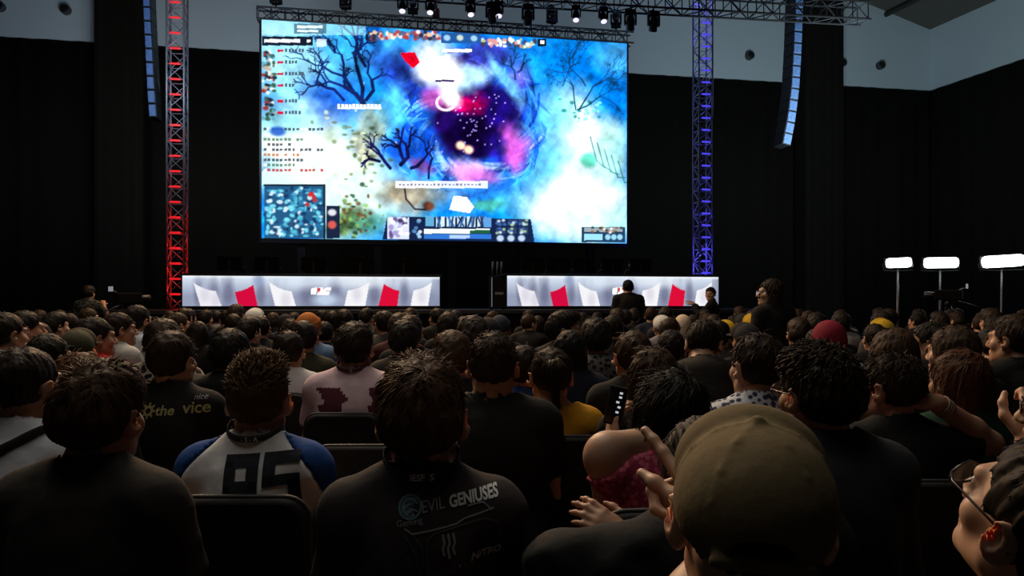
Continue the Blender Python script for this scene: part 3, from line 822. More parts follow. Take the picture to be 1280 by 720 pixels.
stripey = person('person in a grey patterned hooded top below the right desk screen', 745, 398, 4.6, hair='fluffy', hc=(20, 17, 15), shirt=(0, 0, 0), mats=[leopard((30, 30, 32), (96, 92, 90), 'grey_pattern', 34)], hood=True, sleeve='long')
profile = person('person in glasses turned to the right below the right desk screen', 706, 388, 5.2, hair='fluffy', hc=(24, 19, 15), shirt=(30, 30, 32), yaw=-1.1, body=-.5, glasses=True, skin='l')
orange = person('person in an orange knit hat and a faded denim jacket', 386, 392, 5.8, hair=None, hat='beanie', hatcol=(176, 104, 48), shirt=(92, 118, 150), sleeve='long', collar=True)
br520 = person('person with bushy dark hair left of the curly brown heads in the middle rows', 505, 400, 4.7, hair='curly', hc=(22, 18, 14), shirt=(48, 46, 40))
# ---- left middle rows
leo = person('person in a black and white spotted top', 203, 399, 4.1, hair='fluffy', hc=(38, 27, 18), shirt=(0, 0, 0), mats=[leopard((24, 21, 19), (168, 156, 136), 'spotted_cloth', 30)], yaw=.15, body=.1, sleeve='long')
olivecap = person('person in a dark olive cap right of the man with the bag strap', 97, 412, 4.3, hair='buzz', hat='cap', hatcol=(58, 56, 42), shirt=(26, 24, 22), yaw=.2)
redsh = person('person in a red shirt behind the dark olive cap', 120, 397, 4.6, hair='short', hc=(24, 18, 14), shirt=(190, 20, 32), yaw=-.4, body=-.3)
greyjk = person('person in a light grey jacket turned to the right beside the red shirt', 150, 391, 5.6, hair='short', hc=(28, 20, 15), shirt=(170, 172, 166), yaw=-.4, body=-.4, sleeve='long', hood=True)
whood = person('person in a pale blue and white hoodie with an empty dark chair back behind', 173, 382, 6.25, hair='short', hc=(22, 18, 15), shirt=(196, 206, 216), hood=True, sleeve='long', yaw=-.3, chair='black chair under the pale blue and white hoodie', cs=1.0)
edgewt = person('person in a white tee at the far left edge behind the bag strap', 8, 391, 4.4, hair='short', hc=(30, 23, 17), shirt=(190, 190, 190), yaw=-.4, chair='black chair under the person in a white tee at the far left edge')
bluew = person('person in a blue and white top near the left edge', 33, 389, 5.3, hair='short', hc=(20, 17, 15), shirt=(0, 0, 0), mats=[cloth((58, 64, 128)), cloth((190, 190, 196))], yaw=-.5, body=-.3, classify=lambda pz, C: ((C[:, 2] > .93) & (C[:, 0] > 0)).astype(np.int32))
dark60 = person('person in a black top with a pale collar left of the dark olive cap', 62, 418, 3.7, hair='short', hc=(24, 22, 16), shirt=(34, 34, 28), yaw=-.3, chair='black chair under the person with a pale collar left of the olive cap')
# ---- standing figures further off
stand = person('woman in glasses and a black top standing right of the blue truss', 963, 349, 6.4, hair='long', hc=(30, 21, 16), shirt=(20, 19, 19), stand=True, yaw=1.1, body=.4, glasses=True, sleeve='long', skin='l', armL='side', armR='side', sh=.155)
sil = person('man standing in silhouette in front of the right desk screen', 785, 350, 12.9, hair='short', hc=(14, 12, 11), shirt=(16, 16, 16), stand=True, armL='side', armR='side', vox=.014, hvox=.009, sh=.18, girth=1.15, sleeve='long')
camop = person('camera operator in silhouette at the right end of the right desk screen', 888, 359, 13.1, hair='short', hc=(14, 12, 11), shirt=(16, 16, 16), stand=True, yaw=1.3, body=1.2, armL='up', armR='up', vox=.014, hvox=.009, sleeve='long')
person('dim person standing in the dark left of the red tower', 111, 357, 12.4, hair='fluffy', hc=(24, 20, 16), shirt=(0, 0, 0), mats=[leopard((24, 24, 24), (78, 80, 74), 'dim_pattern', 26)], stand=True, armL='side', armR='up', vox=.014, hvox=.009)
yel = [person('person in a yellow cap left of the standing woman', 941, 393, 7.6, hair='buzz', hat='cap', hatcol=(176, 142, 24), shirt=(24, 23, 22)),
       person('person in a yellow cap beside the cream headscarf', 908, 401, 6.6, hair='buzz', hat='cap', hatcol=(176, 142, 24), shirt=(24, 23, 22)),
       person('person in a yellow cap above the round brown hair at the right', 1103, 399, 6.4, hair='buzz', hat='cap', hatcol=(176, 142, 24), shirt=(24, 23, 22))]
pale = [person('person in a white cap below the right desk screen', 828, 395, 7.6, hair='buzz', hat='cap', hatcol=(190, 188, 184), shirt=(120, 116, 118)),
        person('person in a cream headscarf below the right end of the right desk screen', 853, 394, 8.3, hair=None, hat='scarf', hatcol=(196, 176, 152), shirt=(150, 140, 130)),
        person('person in a white cap below the left desk screen', 318, 386, 8.2, hair='buzz', hat='cap', hatcol=(196, 194, 190), shirt=(24, 23, 22)),
        person('person in a dark navy knit hat below the gap between the desks', 625, 395, 6.6, hair=None, hat='beanie', hatcol=(40, 44, 58), shirt=(24, 23, 24))]

chair_at(-.535, 2.93, .02, 'empty black chair behind the pale pink tee, its top edge left of the dark jersey', .97)
chair_at(-.37, 2.28, .02, 'empty black chair directly in front of the man with the emblem jersey', .93)
# ---- prints, lanyards, bags, held things
for P in (p95, eg, left, fest, strap): P.BV = bvh_of(P.shirt.data)
_m = make_shirt(p95.pz, .010, [WHITE], seed=324, fold=.004, off=.012); p95.BV = bvh_of(_m); bpy.data.meshes.remove(_m)
SH = p95.shirt
x, z = on_back(p95, 326, 578)
b = bmesh.new()
for ox, segs in ((-.058, ((0, .0, .105, .036), (-.0345, -.045, .036, .09), (.0345, -.085, .036, .17), (0, -.075, .105, .034), (0, -.165, .105, .036))), (.062, ((0, .0, .108, .036), (-.036, -.04, .036, .08), (0, -.066, .108, .034), (.036, -.11, .036, .09), (0, -.165, .108, .036)))):
    for (cx_, cy_, ww, hh) in segs: rect_bm(ww * .86, hh * .86, (ox + cx_) * .86, cy_ * .86, b)
decal(p95, SH, 'number_print', NAVYP, b, x - .012, z, .05, off=.0035)
lanyard(p95.pz, p95.root, LANY, WHITE, '- S - A')
lanyard(eg.pz, eg.root, LANY, WHITE, 'IESF  S')
lanyard(pinktee.pz, pinktee.root, mat('lanyard_maroon', (.08, .012, .02), .7), WHITE, 'S')
SH = eg.shirt; tilt = .16
def EGP(px, py): return on_back(eg, px, py)
x, z = EGP(511, 638); b = ring_bm(.0185, .0225, sy=.95); ring_bm(0.002, .0165, 30, b, .5, 5.2); line_bm([(-.015, .002), (.004, .010), (.015, .003)], .003, b); line_bm([(-.012, -.008), (.0, -.002), (.013, -.009)], .003, b)
decal(eg, SH, 'emblem_print', TEAL, b, x, z, tilt)
b = line_bm([(-.010, .006), (-.002, .010), (.008, .007)], .0028); line_bm([(-.009, -.003), (.001, .003), (.010, -.001)], .0028, b); line_bm([(-.004, -.011), (.004, -.009)], .0028, b)
decal(eg, SH, 'emblem_print', FAINT, b, x, z, tilt, off=.0032)
x, z = EGP(540, 637); decal(eg, SH, 'lettering', GREYP, squeeze(text_poly('EVIL', .029, bold=.0), .82), x, z, tilt)
x, z = EGP(592, 630.0); decal(eg, SH, 'lettering', WHITE, squeeze(text_poly('GENIUSES', .029, bold=.0010), .74), x, z, tilt)
x, z = EGP(511, 655); decal(eg, SH, 'lettering', GREYP, text_poly('Gaming', .016), x, z, tilt)
x, z = EGP(561, 683); b = bmesh.new()
for q in (-1, 0, 1): line_bm([(q * .0095 - .001, .021), (q * .0095 + .002, .004), (q * .0095 - .002, -.004), (q * .0095 + .001, -.022 + abs(q) * .006)], .0042, b)
decal(eg, SH, 'claw_print', GREYP, b, x, z, tilt * .3)
x, z = EGP(607, 699); decal(eg, SH, 'lettering', WHITE, text_poly('N/TRO', .0185, shear=.35, bold=.0006), x, z, tilt)
x, z = EGP(565, 712); decal(eg, SH, 'lettering', FAINT, text_poly('MONSTER', .016, bold=.0004, spacing=1.2), x, z, tilt)
def egline(pp, w=.0022, m=FAINT):
    b = line_bm([EGP(*q) for q in pp], w); decal(eg, SH, 'circuit_line_print', m, b, 0, 0, 0, grid=.02)
egline([(505, 662), (515, 668), (540, 664), (570, 659), (580, 654), (600, 649), (618, 643)], .003, GREYP)
egline([(536, 720), (534, 676), (542, 668), (606, 655), (622, 660), (632, 700), (634, 720)], .003)
egline([(504, 668), (520, 690), (526, 720)], .0026); egline([(512, 664), (528, 684), (530, 706)], .0026); egline([(500, 690), (514, 704)], .0026)
egline([(584, 640), (604, 636), (616, 646)], .0026, GREYP)
x, z = on_back(left, 84, 578); b = line_bm([(-.028, -.016), (-.012, .014), (-.002, -.014)], .010); line_bm([(.004, .014), (.014, -.014), (.030, .016)], .010, b)
decal(left, left.shirt, 'logo_print', FAINT, b, x, z, -.02)
x, z = on_back(fest, 205, 514); decal(fest, fest.shirt, 'lettering', YELP, text_poly('the', .050, bold=.001), x, z)
x, z = on_back(fest, 237, 511); decal(fest, fest.shirt, 'lettering', YELP, text_poly('vice', .062, bold=.001), x + .01, z, .04)
x, z = on_back(fest, 189, 514); b = ring_bm(.010, .019)
for k in range(8): line_bm([(.018 * math.cos(k * .785), .018 * math.sin(k * .785)), (.029 * math.cos(k * .785), .029 * math.sin(k * .785))], .007, b)
decal(fest, fest.shirt, 'emblem_print', YELP, b, x - .015, z)
x, z = on_back(fest, 243, 498); decal(fest, fest.shirt, 'lettering', GREYP, text_poly('nice', .030), x, z, .06)
# bag strap of the man at the left edge
x0, z0 = on_back(strap, 20, 553); x1, z1 = on_back(strap, 74, 519)
pts = []
for q in np.linspace(-4, 4, 81):
    x, z = x0 + (x1 - x0) * q, z0 + (z1 - z0) * q
    h = strap.BV.ray_cast(Vector((x, -1, z)), Vector((0, 1, 0)))
    if h[0] is not None and h[0].y < .06 and abs(x) < .20 and z > .62: pts.append((x, h[0].y - .006, z))
e = pts[-1]; pts += [(e[0] + .012, e[1] + .05, e[2] + .012), (e[0] + .010, e[1] + .10, e[2] - .01), (e[0] - .02, e[1] + .14, e[2] - .08)]
e = pts[0]; pts = [(e[0] + .02, e[1] + .20, e[2] - .07), (e[0] - .015, e[1] + .12, e[2] - .05), (e[0] - .012, e[1] + .05, e[2] - .02)] + pts
b = bmesh.new(); band(b, pts, (.4, 0, 1), .042, .004); bs = obj_bm('bag_strap', b, mat('strap_black', (.012, .012, .013), .6), strap.root, True)
b = bmesh.new(); kb = min(range(2, len(pts) - 2), key=lambda i: abs(pts[i][0] - on_back(strap, 44, 540)[0])); m0 = Vector(pts[kb]); dr = (Vector(pts[kb + 1]) - Vector(pts[kb - 1])).normalized(); up = Vector((-dr.z, 0, dr.x))
for q in (-1, 1): tube(b, [m0 + Vector((0, -.006, 0)) + up * .028 + dr * .012 * q, m0 + Vector((0, -.006, 0)) - up * .028 + dr * .012 * q], .004)
obj_bm('buckle', b, BLACK, bs)
# wrist band of the jacket, bracelet of the neck holder
def cuff(P, side, k, r, w, name, m):
    S, E, W, h = P.pz.arms[side]; u = unit(W - E); c = E + (W - E) * k; a = unit(np.cross(u, (0.1, .2, 1))); b2 = np.cross(u, a)
    bm = bmesh.new(); n = 24; R = []
    for t in range(n):
        q = 2 * math.pi * t / n; o = a * math.cos(q) + b2 * math.sin(q)
        R.append([bm.verts.new(c + o * rr + u * ww) for rr, ww in ((r, -w / 2), (r + .003, -w / 2), (r + .003, w / 2), (r, w / 2))])
    for t in range(n):
        for j in range(4): bm.faces.new((R[t][j], R[t][(j + 1) % 4], R[(t + 1) % n][(j + 1) % 4], R[(t + 1) % n][j]))
    return obj_bm(name, bm, m, P.root, True)
cuff(jacket, -1, .02, .058, .055, 'rolled_cuff', leopard((40, 40, 40), (150, 146, 138), 'cuff_pattern', 60))
for k in (.86, .90, .94): cuff(neckman, 1, k, .0315, .010, 'bracelet', mat('bracelet_bead', (.30, .20, .13), .35))
b = bmesh.new(); bx(b, (-.036, -.004, -.075), (.036, .004, .075), .003)
ph = thing('smartphone', 'black smartphone held up in front of the woman in the pink halter top', 'phone', at(770, 507, 2.42), -.35, s=.82)
ob = obj_bm('case', b, BLACK, ph)
b = bmesh.new(); bx(b, (-.030, -.0052, -.066), (.030, -.0040, .066)); obj_bm('screen', b, mat('phone_glass', (.01, .01, .012), .08), ph)
b = bmesh.new()
for i, (xx, zz) in enumerate(((.012, .050), (.012, .034), (.005, .014), (.014, -.004), (.010, -.024))): bx(b, (xx - .006, -.0058, zz - .004), (xx + .006, -.0053, zz + .004))
obj_bm('lit_icons', b, mat('phone_icons', (.5, .5, .5), .5, emit=(.8, .9, 1), strength=.5), ph)
ph.rotation_euler = (-.15, .18, -.35)

# ---------------------------------------------------------------- the rest of the crowd
VAR = []
def variant(seed, hair, hcol, hat=None, hatcol=None, skin='m', **kw):
    pz = Pose(**kw)
    t = thing('person', None, 'person')
    obj_me('body', make_body(pz, .016, .010, skin), t)
    obj_me('shirt', make_shirt(pz, .016, [cloth(DK)], seed=seed), t)
    if hair: obj_me('hair', make_hair(pz, hair, hairmat(hcol), .010, nl=0 if hat else 130, seed=seed, w=.005, capped=bool(hat)), t)
    if hat: obj_me({'cap': 'cap', 'hood': 'hood', 'beanie': 'knit_hat', 'scarf': 'headscarf'}[hat], make_hat(pz, hat, cloth(hatcol), .010), t)
    VAR.append([t, pz, False]); return t
variant(1, 'short', (26, 20, 15), yaw=.1)
variant(2, 'fluffy', (32, 23, 16), yaw=-.1, girth=1.1)
variant(3, 'short', (20, 17, 14), yaw=.45, sleeve='long', hood=True)
variant(4, 'long', (24, 18, 14), yaw=.15, sh=.15, girth=.95)
variant(5, 'fluffy', (22, 18, 15), yaw=-.4, skin='l')
variant(6, 'curly', (28, 21, 16), yaw=.2, roll=.1)
variant(7, 'buzz', (22, 18, 15), hat='cap', hatcol=(30, 30, 34), yaw=0, sleeve='long')
variant(8, 'bob', (26, 20, 16), yaw=.5, sh=.15, skin='l')
variant(9, 'short', (40, 29, 20), yaw=-.6, pitch=.05, girth=1.15, sh=.165)
variant(10, None, None, hat='scarf', hatcol=(34, 32, 38), yaw=.1, sh=.15, girth=.95)
VKIND = ['short dark hair', 'bushy brown hair', 'short hair and hood', 'long dark hair', 'bushy black hair', 'curly dark hair', 'a dark cap', 'a dark bob', 'short brown hair', 'a dark headscarf']
WT = [6, 5, 3, 3, 4, 2, 1, 2, 4, 1]
SHIRTS = [((20, 19, 19), 'black', 12), ((34, 34, 36), 'charcoal', 5), ((30, 34, 50), 'navy', 3), ((70, 66, 62), 'grey', 2), ((150, 146, 144), 'pale', .9), ((60, 24, 26), 'dark red', .5), ((52, 50, 38), 'olive', .8)]
def zone(px):
    if px < 228: return 'left of both desks'
    if px < 551: return 'below the left desk screen'
    if px < 632: return 'below the desk gap'
    if px < 900: return 'below the right desk screen'
    if px < 1090: return 'left of the work lights'
    return 'below the work lights'
r = np.random.default_rng(21); ncrowd = 0
rows = [3.55, 4.25, 4.95, 5.65, 6.35, 7.05, 7.75, 8.5, 9.3, 10.1, 10.9, 11.7]
for ri, y in enumerate(rows):
    x = -.70 * y - r.uniform(0, .4)
    while x < .70 * y + .1:
        xx, yy = x + r.normal(0, .035), y + KST * x * .35 + r.normal(0, .05); x += .56 + r.uniform(-.03, .05)
        px = CX + xx / yy * F_PX
        if not (-14 < px < 1294): continue
        if any(abs(xx - a[0]) < .43 and abs(yy - a[1]) < .50 for a in PLACED) or r.random() < .12 or (88 < px < 262 and yy < 6.1) or (470 < px < 520 and yy < 4.3): continue
        sdv = r.normal(0, .030)
        vi = r.choice(10, p=np.array(WT) / sum(WT)); v = VAR[vi]; ci = r.choice(len(SHIRTS), p=np.array([q[2] for q in SHIRTS]) / sum(q[2] for q in SHIRTS))
        band_ = 'middle rows' if yy < 6.0 else 'far rows' if yy < 9 else 'stage rows'
        lab = 'spectator with %s, %s top, %s %s' % (VKIND[vi], SHIRTS[ci][1], band_, zone(px))
        s = 1.0 + sdv; rz = r.normal(.03, .12)
        if not v[2]:
            v[2] = True; o = v[0]; o.location = (xx, yy, 0); o.rotation_euler = (0, 0, rz); o.scale = (s,) * 3
        else:
            o = dup(v[0], (xx, yy, 0), rz, s)
        o['label'] = lab; o['group'] = lab
        for c in o.children:
            if c.name.startswith('shirt'):
                c.material_slots[0].link = 'OBJECT'; c.material_slots[0].material = cloth(SHIRTS[ci][0])
        PLACED.append((xx, yy, yy)); ncrowd += 1
for v in VAR:
    if not v[2]:
        for c in list(v[0].children): bpy.data.objects.remove(c)
        bpy.data.objects.remove(v[0])
print('crowd', ncrowd, 'named', len(PLACED) - ncrowd)
# ---------------------------------------------------------------- hall and stage
AST = math.atan(KST); EX = Vector((math.cos(AST), math.sin(AST), 0)); EN = Vector((-math.sin(AST), math.cos(AST), 0))
def onplane(z0, px, py):
    u = (px - CX) / F_PX; y = z0 / (1 - KST * u)
    return Vector((u * y, y, HC - (py - HY) / F_PX * y))
def poly(name, pts, m, kind='structure', th=None):
    me = bpy.data.meshes.new(name); me.from_pydata([tuple(p) for p in pts], [], [tuple(range(len(pts)))]); me.materials.append(m)
    o = obj_me(name, me); o['kind'] = kind; return o
WALLW = mat('upper_wall_plaster', lin((196, 206, 210)), 0.9, noise=.04, nscale=.6)
DRAPE = mat('black_drape', (0.0095, 0.0082, 0.006), 0.95, noise=.2, nscale=2, spec=.1)
CEIL = mat('ceiling_panels', lin((96, 92, 84)), 0.95, noise=.1, nscale=.5)
FLOOR = mat('dark_carpet', (.018, .017, .018), .95, noise=.2, nscale=30)
ZB = 28.0
def wallp(x, z, off=0): return Vector((x, ZB + KST * x, z)) - EN * off
XC = 17.0; XL = -24.0; HB = 10.0
C0 = wallp(XC, 0); RD = Vector((.26, -1, 0)).normalized()
def thick(name, a, b, z0, z1, m, depth, n, folds=0):
    """an upright wall from a to b with real thickness (n points away from the hall); folds gives a draped face"""
    a, b = Vector(a), Vector(b); L = (b - a).length; d = (b - a) / L; bm = bmesh.new()
    N = max(1, int(L / .12)) if folds else 1
    F0, F1, B0, B1 = [], [], [], []
    for i in range(N + 1):
        p = a + d * (L * i / N); w = folds * math.sin(i * .9 + math.sin(i * .37) * 1.3)
        for lst, z, o in ((F0, z0, w), (F1, z1, w), (B0, z0, depth), (B1, z1, depth)):
            q = p + n * o; q.z = z if not isinstance(z, tuple) else z[0] + (z[1] - z[0]) * i / N; lst.append(bm.verts.new(q))
    for i in range(N):
        for A, B in ((F0, F1), (F1, B1), (B1, B0), (B0, F0)):
            f = bm.faces.new((A[i], A[i + 1], B[i + 1], B[i])); f.smooth = bool(folds)
    for i in (0, N): bm.faces.new((F0[i], F1[i], B1[i], B0[i]))
    o = obj_bm(name, bm, m); o['kind'] = 'structure'; return o
thick('wall_back', wallp(XL, 0), wallp(XC, 0), 0, HB, DRAPE, .3, EN, .03)
thick('wall_back_upper', wallp(XL, 0, .06), wallp(XC, 0, .06), HB, 20.5, WALLW, .3, EN)
RN = Vector((1, .26, 0)).normalized()
thick('wall_right', C0, C0 + RD * 34, 0, HB, DRAPE, .3, RN, .03)
thick('wall_right_upper', C0 - RN * .06, C0 - RN * .06 + RD * 34, HB, 12.6, WALLW, .3, RN)
LW = wallp(XL, 0); LN = Vector((-1, -.19, 0)).normalized()
thick('wall_left', LW, LW + Vector((.19, -1, 0)).normalized() * 30, 0, 20, DRAPE, .3, LN, .05)
bm = bmesh.new(); bx(bm, (-27, -4, -.2), (28, 36, 0)); o = obj_bm('floor', bm, FLOOR); o['kind'] = 'structure'
# pitched ceiling falling to the right-hand wall
e0 = C0 + Vector((0, 0, 12.35)); e1 = e0 + RD * 34; rg0 = wallp(XC - 21, 18.9) + EN * .3; rg1 = rg0 + RD * 34
bm = bmesh.new(); up = Vector((0, 0, .3)); P8 = [e0 + EN * .3 + RN * .3, e1 + RN * .3, rg1, rg0]; v = [bm.verts.new(p) for p in P8] + [bm.verts.new(p + up) for p in P8]
for f in ((0, 1, 2, 3), (7, 6, 5, 4), (0, 4, 5, 1), (1, 5, 6, 2), (2, 6, 7, 3), (3, 7, 4, 0)): bm.faces.new([v[i] for i in f])
o = obj_bm('ceiling', bm, CEIL); o['kind'] = 'structure'
l0 = wallp(XL, 17.0) + EN * .3; l1 = l0 + RD * 34
bm = bmesh.new(); P8 = [rg0, rg1, l1, l0]; v = [bm.verts.new(p) for p in P8] + [bm.verts.new(p + up) for p in P8]
for f in ((0, 1, 2, 3), (7, 6, 5, 4), (0, 4, 5, 1), (1, 5, 6, 2), (2, 6, 7, 3), (3, 7, 4, 0)): bm.faces.new([v[i] for i in f])
o = obj_bm('ceiling_left', bm, CEIL); o['kind'] = 'structure'
# purlins under the right ceiling slope
for k in range(3):
    a = e0.lerp(rg0, .10 + .17 * k) - Vector((0, 0, .12)); bm = bmesh.new(); tube(bm, [a - EN * .2, a + RD * 30], .10, 8)
    o = obj_bm('trim_%d' % (k + 1), bm, mat('ceiling_beam', lin((70, 66, 60)), .8)); o['kind'] = 'structure'
# panel joints on the pale wall
JOINT = mat('panel_joint', lin((120, 128, 132)), .9)

# ---- black covered columns in front of the pale wall
def column(px0, px1, zbot, label):
    a, b = onplane(27.3, px0, 100), onplane(27.3, px1, 100); w = (b - a).length
    t = thing('covered_column', label, 'column', ((a.x + b.x) / 2, (a.y + b.y) / 2, 0), AST)
    bm = bmesh.new(); N = 40
    R = [[], []]
    for i in range(N):
        q = 2 * math.pi * i / N; x = w / 2 * max(-1, min(1, 1.35 * math.cos(q))); yv = .45 * max(-1, min(1, 1.35 * math.sin(q)))
        o = 1 + .03 * math.sin(i * 2.7)
        R[0].append(bm.verts.new((x, yv * o, 0))); R[1].append(bm.verts.new((x, yv * o, 16.5)))
    for i in range(N): bm.faces.new((R[0][i], R[0][(i + 1) % N], R[1][(i + 1) % N], R[1][i]))
    bm.faces.new(R[0][::-1]); bm.faces.new(R[1]); obj_bm('cloth_cover', bm, DRAPE, t)
    bm = bmesh.new(); bx(bm, (-w / 2 + .02, -.43, .02), (w / 2 - .02, .43, .24), .02); obj_bm('base', bm, BLACKMETAL, t)
column(122.5, 184, 0, 'black cloth covered column in front of the pale wall at the upper left')
column(1000, 1047, 0, 'black cloth covered column in front of the pale wall at the upper right')

# ---- round wall loudspeakers
def wallspk(px, py, label, right=False):
    p = onplane(ZB - .02, px, py); t = thing('wall_loudspeaker', label, 'loudspeaker', p, AST, 'round loudspeakers on the pale wall')
    Mx = Matrix.Rotation(math.pi / 2, 4, 'X')
    bm = bmesh.new(); lathe(bm, [(.14, .0), (.16, .05), (.165, .22), (.15, .25)], Mx); obj_bm('housing', bm, mat('speaker_grey', (.05, .055, .06), .6), t)
    bm = bmesh.new(); lathe(bm, [(.125, .251), (.11, .258), (.02, .262)], Mx); obj_bm('grille', bm, BLACK, t)
wallspk(2, 10, 'round wall loudspeaker at the upper left corner of the photo')
wallspk(84, 14, 'round wall loudspeaker just left of the left covered column')
wallspk(935, 71, 'round wall loudspeaker between the blue truss and the right line array')
wallspk(992, 73, 'round wall loudspeaker half behind the right line array')
wallspk(1050, 80, 'round wall loudspeaker peeping out right of the right covered column')
wallspk(1098, 83, 'round wall loudspeaker right of the right covered column on bare wall')

# ---- line arrays
GRILLE = mat('array_grille', lin((84, 112, 156)), .5, noise=.5, nscale=14)
def line_array(pts, z0, w, label, yawdir):
    """pts: photo pixels down the hanging curve"""
    t = None; P = [onplane(z0, *q) for q in pts]
    L = [0]
    for a, b in zip(P[:-1], P[1:]): L.append(L[-1] + (b - a).length)
    n = int(L[-1] / .31)
    t = thing('line_array', label, 'loudspeaker', P[0], 0)
    def pos(s):
        for i in range(len(P) - 1):
            if s <= L[i + 1] or i == len(P) - 2: return P[i].lerp(P[i + 1], (s - L[i]) / (L[i + 1] - L[i]))
    for k in range(n):
        a = pos(L[-1] * k / n) - P[0]; b = pos(L[-1] * (k + .96) / n) - P[0]; c = (a + b) / 2; d = (b - a).normalized()
        side = yawdir - d * yawdir.dot(d); side.normalize(); f = side.cross(d); h = (b - a).length / 2
        if f.y > 0: f = -f
        M = Matrix.Translation(c) @ Matrix((side, -f, -d)).transposed().to_4x4()
        bm = bmesh.new(); bx(bm, (-w / 2, 0, -h), (w / 2, .5, h), .012, 0, M); cab = obj_bm('cabinet', bm, BLACK, t)
        bm = bmesh.new(); bx(bm, (-w / 2 + .02, -.022, -h + .02), (w / 2 - .02, .001, h - .02), .008, 0, M)
        for q in range(3): bx(bm, (-w / 2 + .03 + q * w / 3, -.03, -h * .6), (-w / 2 + q * w / 3 + w / 3 - .03, -.02, -h * .2 + (q % 2) * h * .5), .004, 0, M)
        obj_bm('grille', bm, GRILLE, cab)
    bm = bmesh.new(); tube(bm, [(0, .25, 0), (0, .25, 16.2 - P[0].z)], .02); bx(bm, (-w / 2, -.05, 0), (w / 2, .55, .07)); obj_bm('rigging_frame', bm, BLACKMETAL, t)
line_array([(182, -60), (183, 0), (186, 60), (188, 105), (191, 147)], 19.0, .17, 'hanging line array of speakers left of the red truss', EX)
line_array([(1001, -60), (999, 0), (997, 60), (994, 110), (989, 150), (983, 181)], 19.5, .26, 'hanging line array of speakers curving down right of the blue truss', EX)

# ---- stage
def stage_slab():
    t = thing('stage_platform', 'low black stage platform carrying the two screen fronted desks', 'stage', onplane(18.0, 640, 378) * 1.0, AST)
    t.location.z = 0
    bm = bmesh.new(); bx(bm, (-9.2, -1.1, 1.14), (7.0, 5.5, 1.24), .01); obj_bm('deck', bm, mat('stage_deck', (.012, .012, .013), .6, noise=.2), t)
    bm = bmesh.new(); bx(bm, (-9.15, -1.05, 0), (6.95, -.98, 1.14)); bx(bm, (-9.15, -1.05, 0), (-9.08, 5.4, 1.14)); bx(bm, (6.88, -1.05, 0), (6.95, 5.4, 1.14)); obj_bm('skirt', bm, DRAPE, t)
    bm = bmesh.new(); bx(bm, (-9.2, -1.115, 1.17), (7.0, -1.1, 1.20)); obj_bm('edge_strip', bm, mat('stage_edge', (.03, .03, .032), .5), t)
stage_slab()

# ---- pictures shown by the LED walls (painted as numbers, one colour per diode)
def nz2(u, v, seed, f):
    q = np.random.default_rng(seed); n = 0; a = 1
    for o in range(5):
        for k in range(3):
            th = q.uniform(0, 6.28); ph = q.uniform(0, 6.28, 2)
            n = n + a * np.sin((math.cos(th) * u + math.sin(th) * v) * f + ph[0] + 1.7 * np.sin((-math.sin(th) * u + math.cos(th) * v) * f * .7 + ph[1])) / 3
        f *= 2; a *= .55
    return n
class Pic:
    def __init__(s, nx, ny, asp):
        s.u, s.v = np.meshgrid(np.linspace(0, 1, nx), np.linspace(0, 1, ny)); s.x = s.u * asp; s.y = s.v; s.asp = asp
        s.C = np.zeros((ny, nx, 3)); s.px = 1.0 / ny
    def mix(s, c, a):
        a = np.clip(a, 0, 1)[..., None]; s.C = s.C * (1 - a) + np.array(c, float) / 255 * a
    def blob(s, cx, cy, rx, ry, c, a, soft=1.0, warp=.0, seed=0, rot=0):
        dx, dy = s.u - cx, (s.v - cy); dx = dx * s.asp; co, si = math.cos(rot), math.sin(rot)
        dx, dy = dx * co + dy * si, -dx * si + dy * co
        if warp: dx = dx + warp * nz2(s.x, s.y, seed, 9); dy = dy + warp * nz2(s.x, s.y, seed + 1, 9)
        r = np.sqrt((dx / (rx * s.asp)) ** 2 + (dy / ry) ** 2)
        s.mix(c, a * np.clip((1 + soft / 2 - r) / soft, 0, 1) ** 1.2)
    def rect(s, x0, y0, x1, y1, c, a=1): s.mix(c, a * ((s.u >= x0) & (s.u <= x1) & (s.v >= y0) & (s.v <= y1)))
    def line(s, pts, w, c, a=1):
        for (x0, y0), (x1, y1) in zip(pts[:-1], pts[1:]):
            X0, X1 = x0 * s.asp, x1 * s.asp; lo = min(x0, x1) - .03; hi = max(x0, x1) + .03
            i0, i1 = max(0, int(lo * (s.u.shape[1] - 1))), min(s.u.shape[1], int(hi * s.u.shape[1]) + 2)
            if i1 <= i0: continue
            x = s.x[:, i0:i1]; y = s.y[:, i0:i1]
            L2 = (X1 - X0) ** 2 + (y1 - y0) ** 2 + 1e-9; h = np.clip(((x - X0) * (X1 - X0) + (y - y0) * (y1 - y0)) / L2, 0, 1)
            d = np.hypot(x - X0 - h * (X1 - X0), y - y0 - h * (y1 - y0))
            al = np.clip((w - d) / s.px + .5, 0, 1)[..., None] * a; s.C[:, i0:i1] = s.C[:, i0:i1] * (1 - al) + np.array(c, float) / 255 * al
    def poly(s, pts, c, a=1):
        ins = np.ones_like(s.u, bool); n = len(pts); sg = None
        area = sum(pts[i][0] * pts[(i + 1) % n][1] - pts[(i + 1) % n][0] * pts[i][1] for i in range(n))
        for i in range(n):
            (x0, y0), (x1, y1) = pts[i], pts[(i + 1) % n]
            ins &= (((x1 - x0) * (s.v - y0) - (y1 - y0) * (s.u - x0)) * (1 if area > 0 else -1)) >= 0
        s.mix(c, a * ins)
def C2(cx, cy):
    u = (cx - 17) / 1063.0; top = 55 + 73 * u; bot = 695 + 17 * u
    return u, (cy - top) / (bot - top)
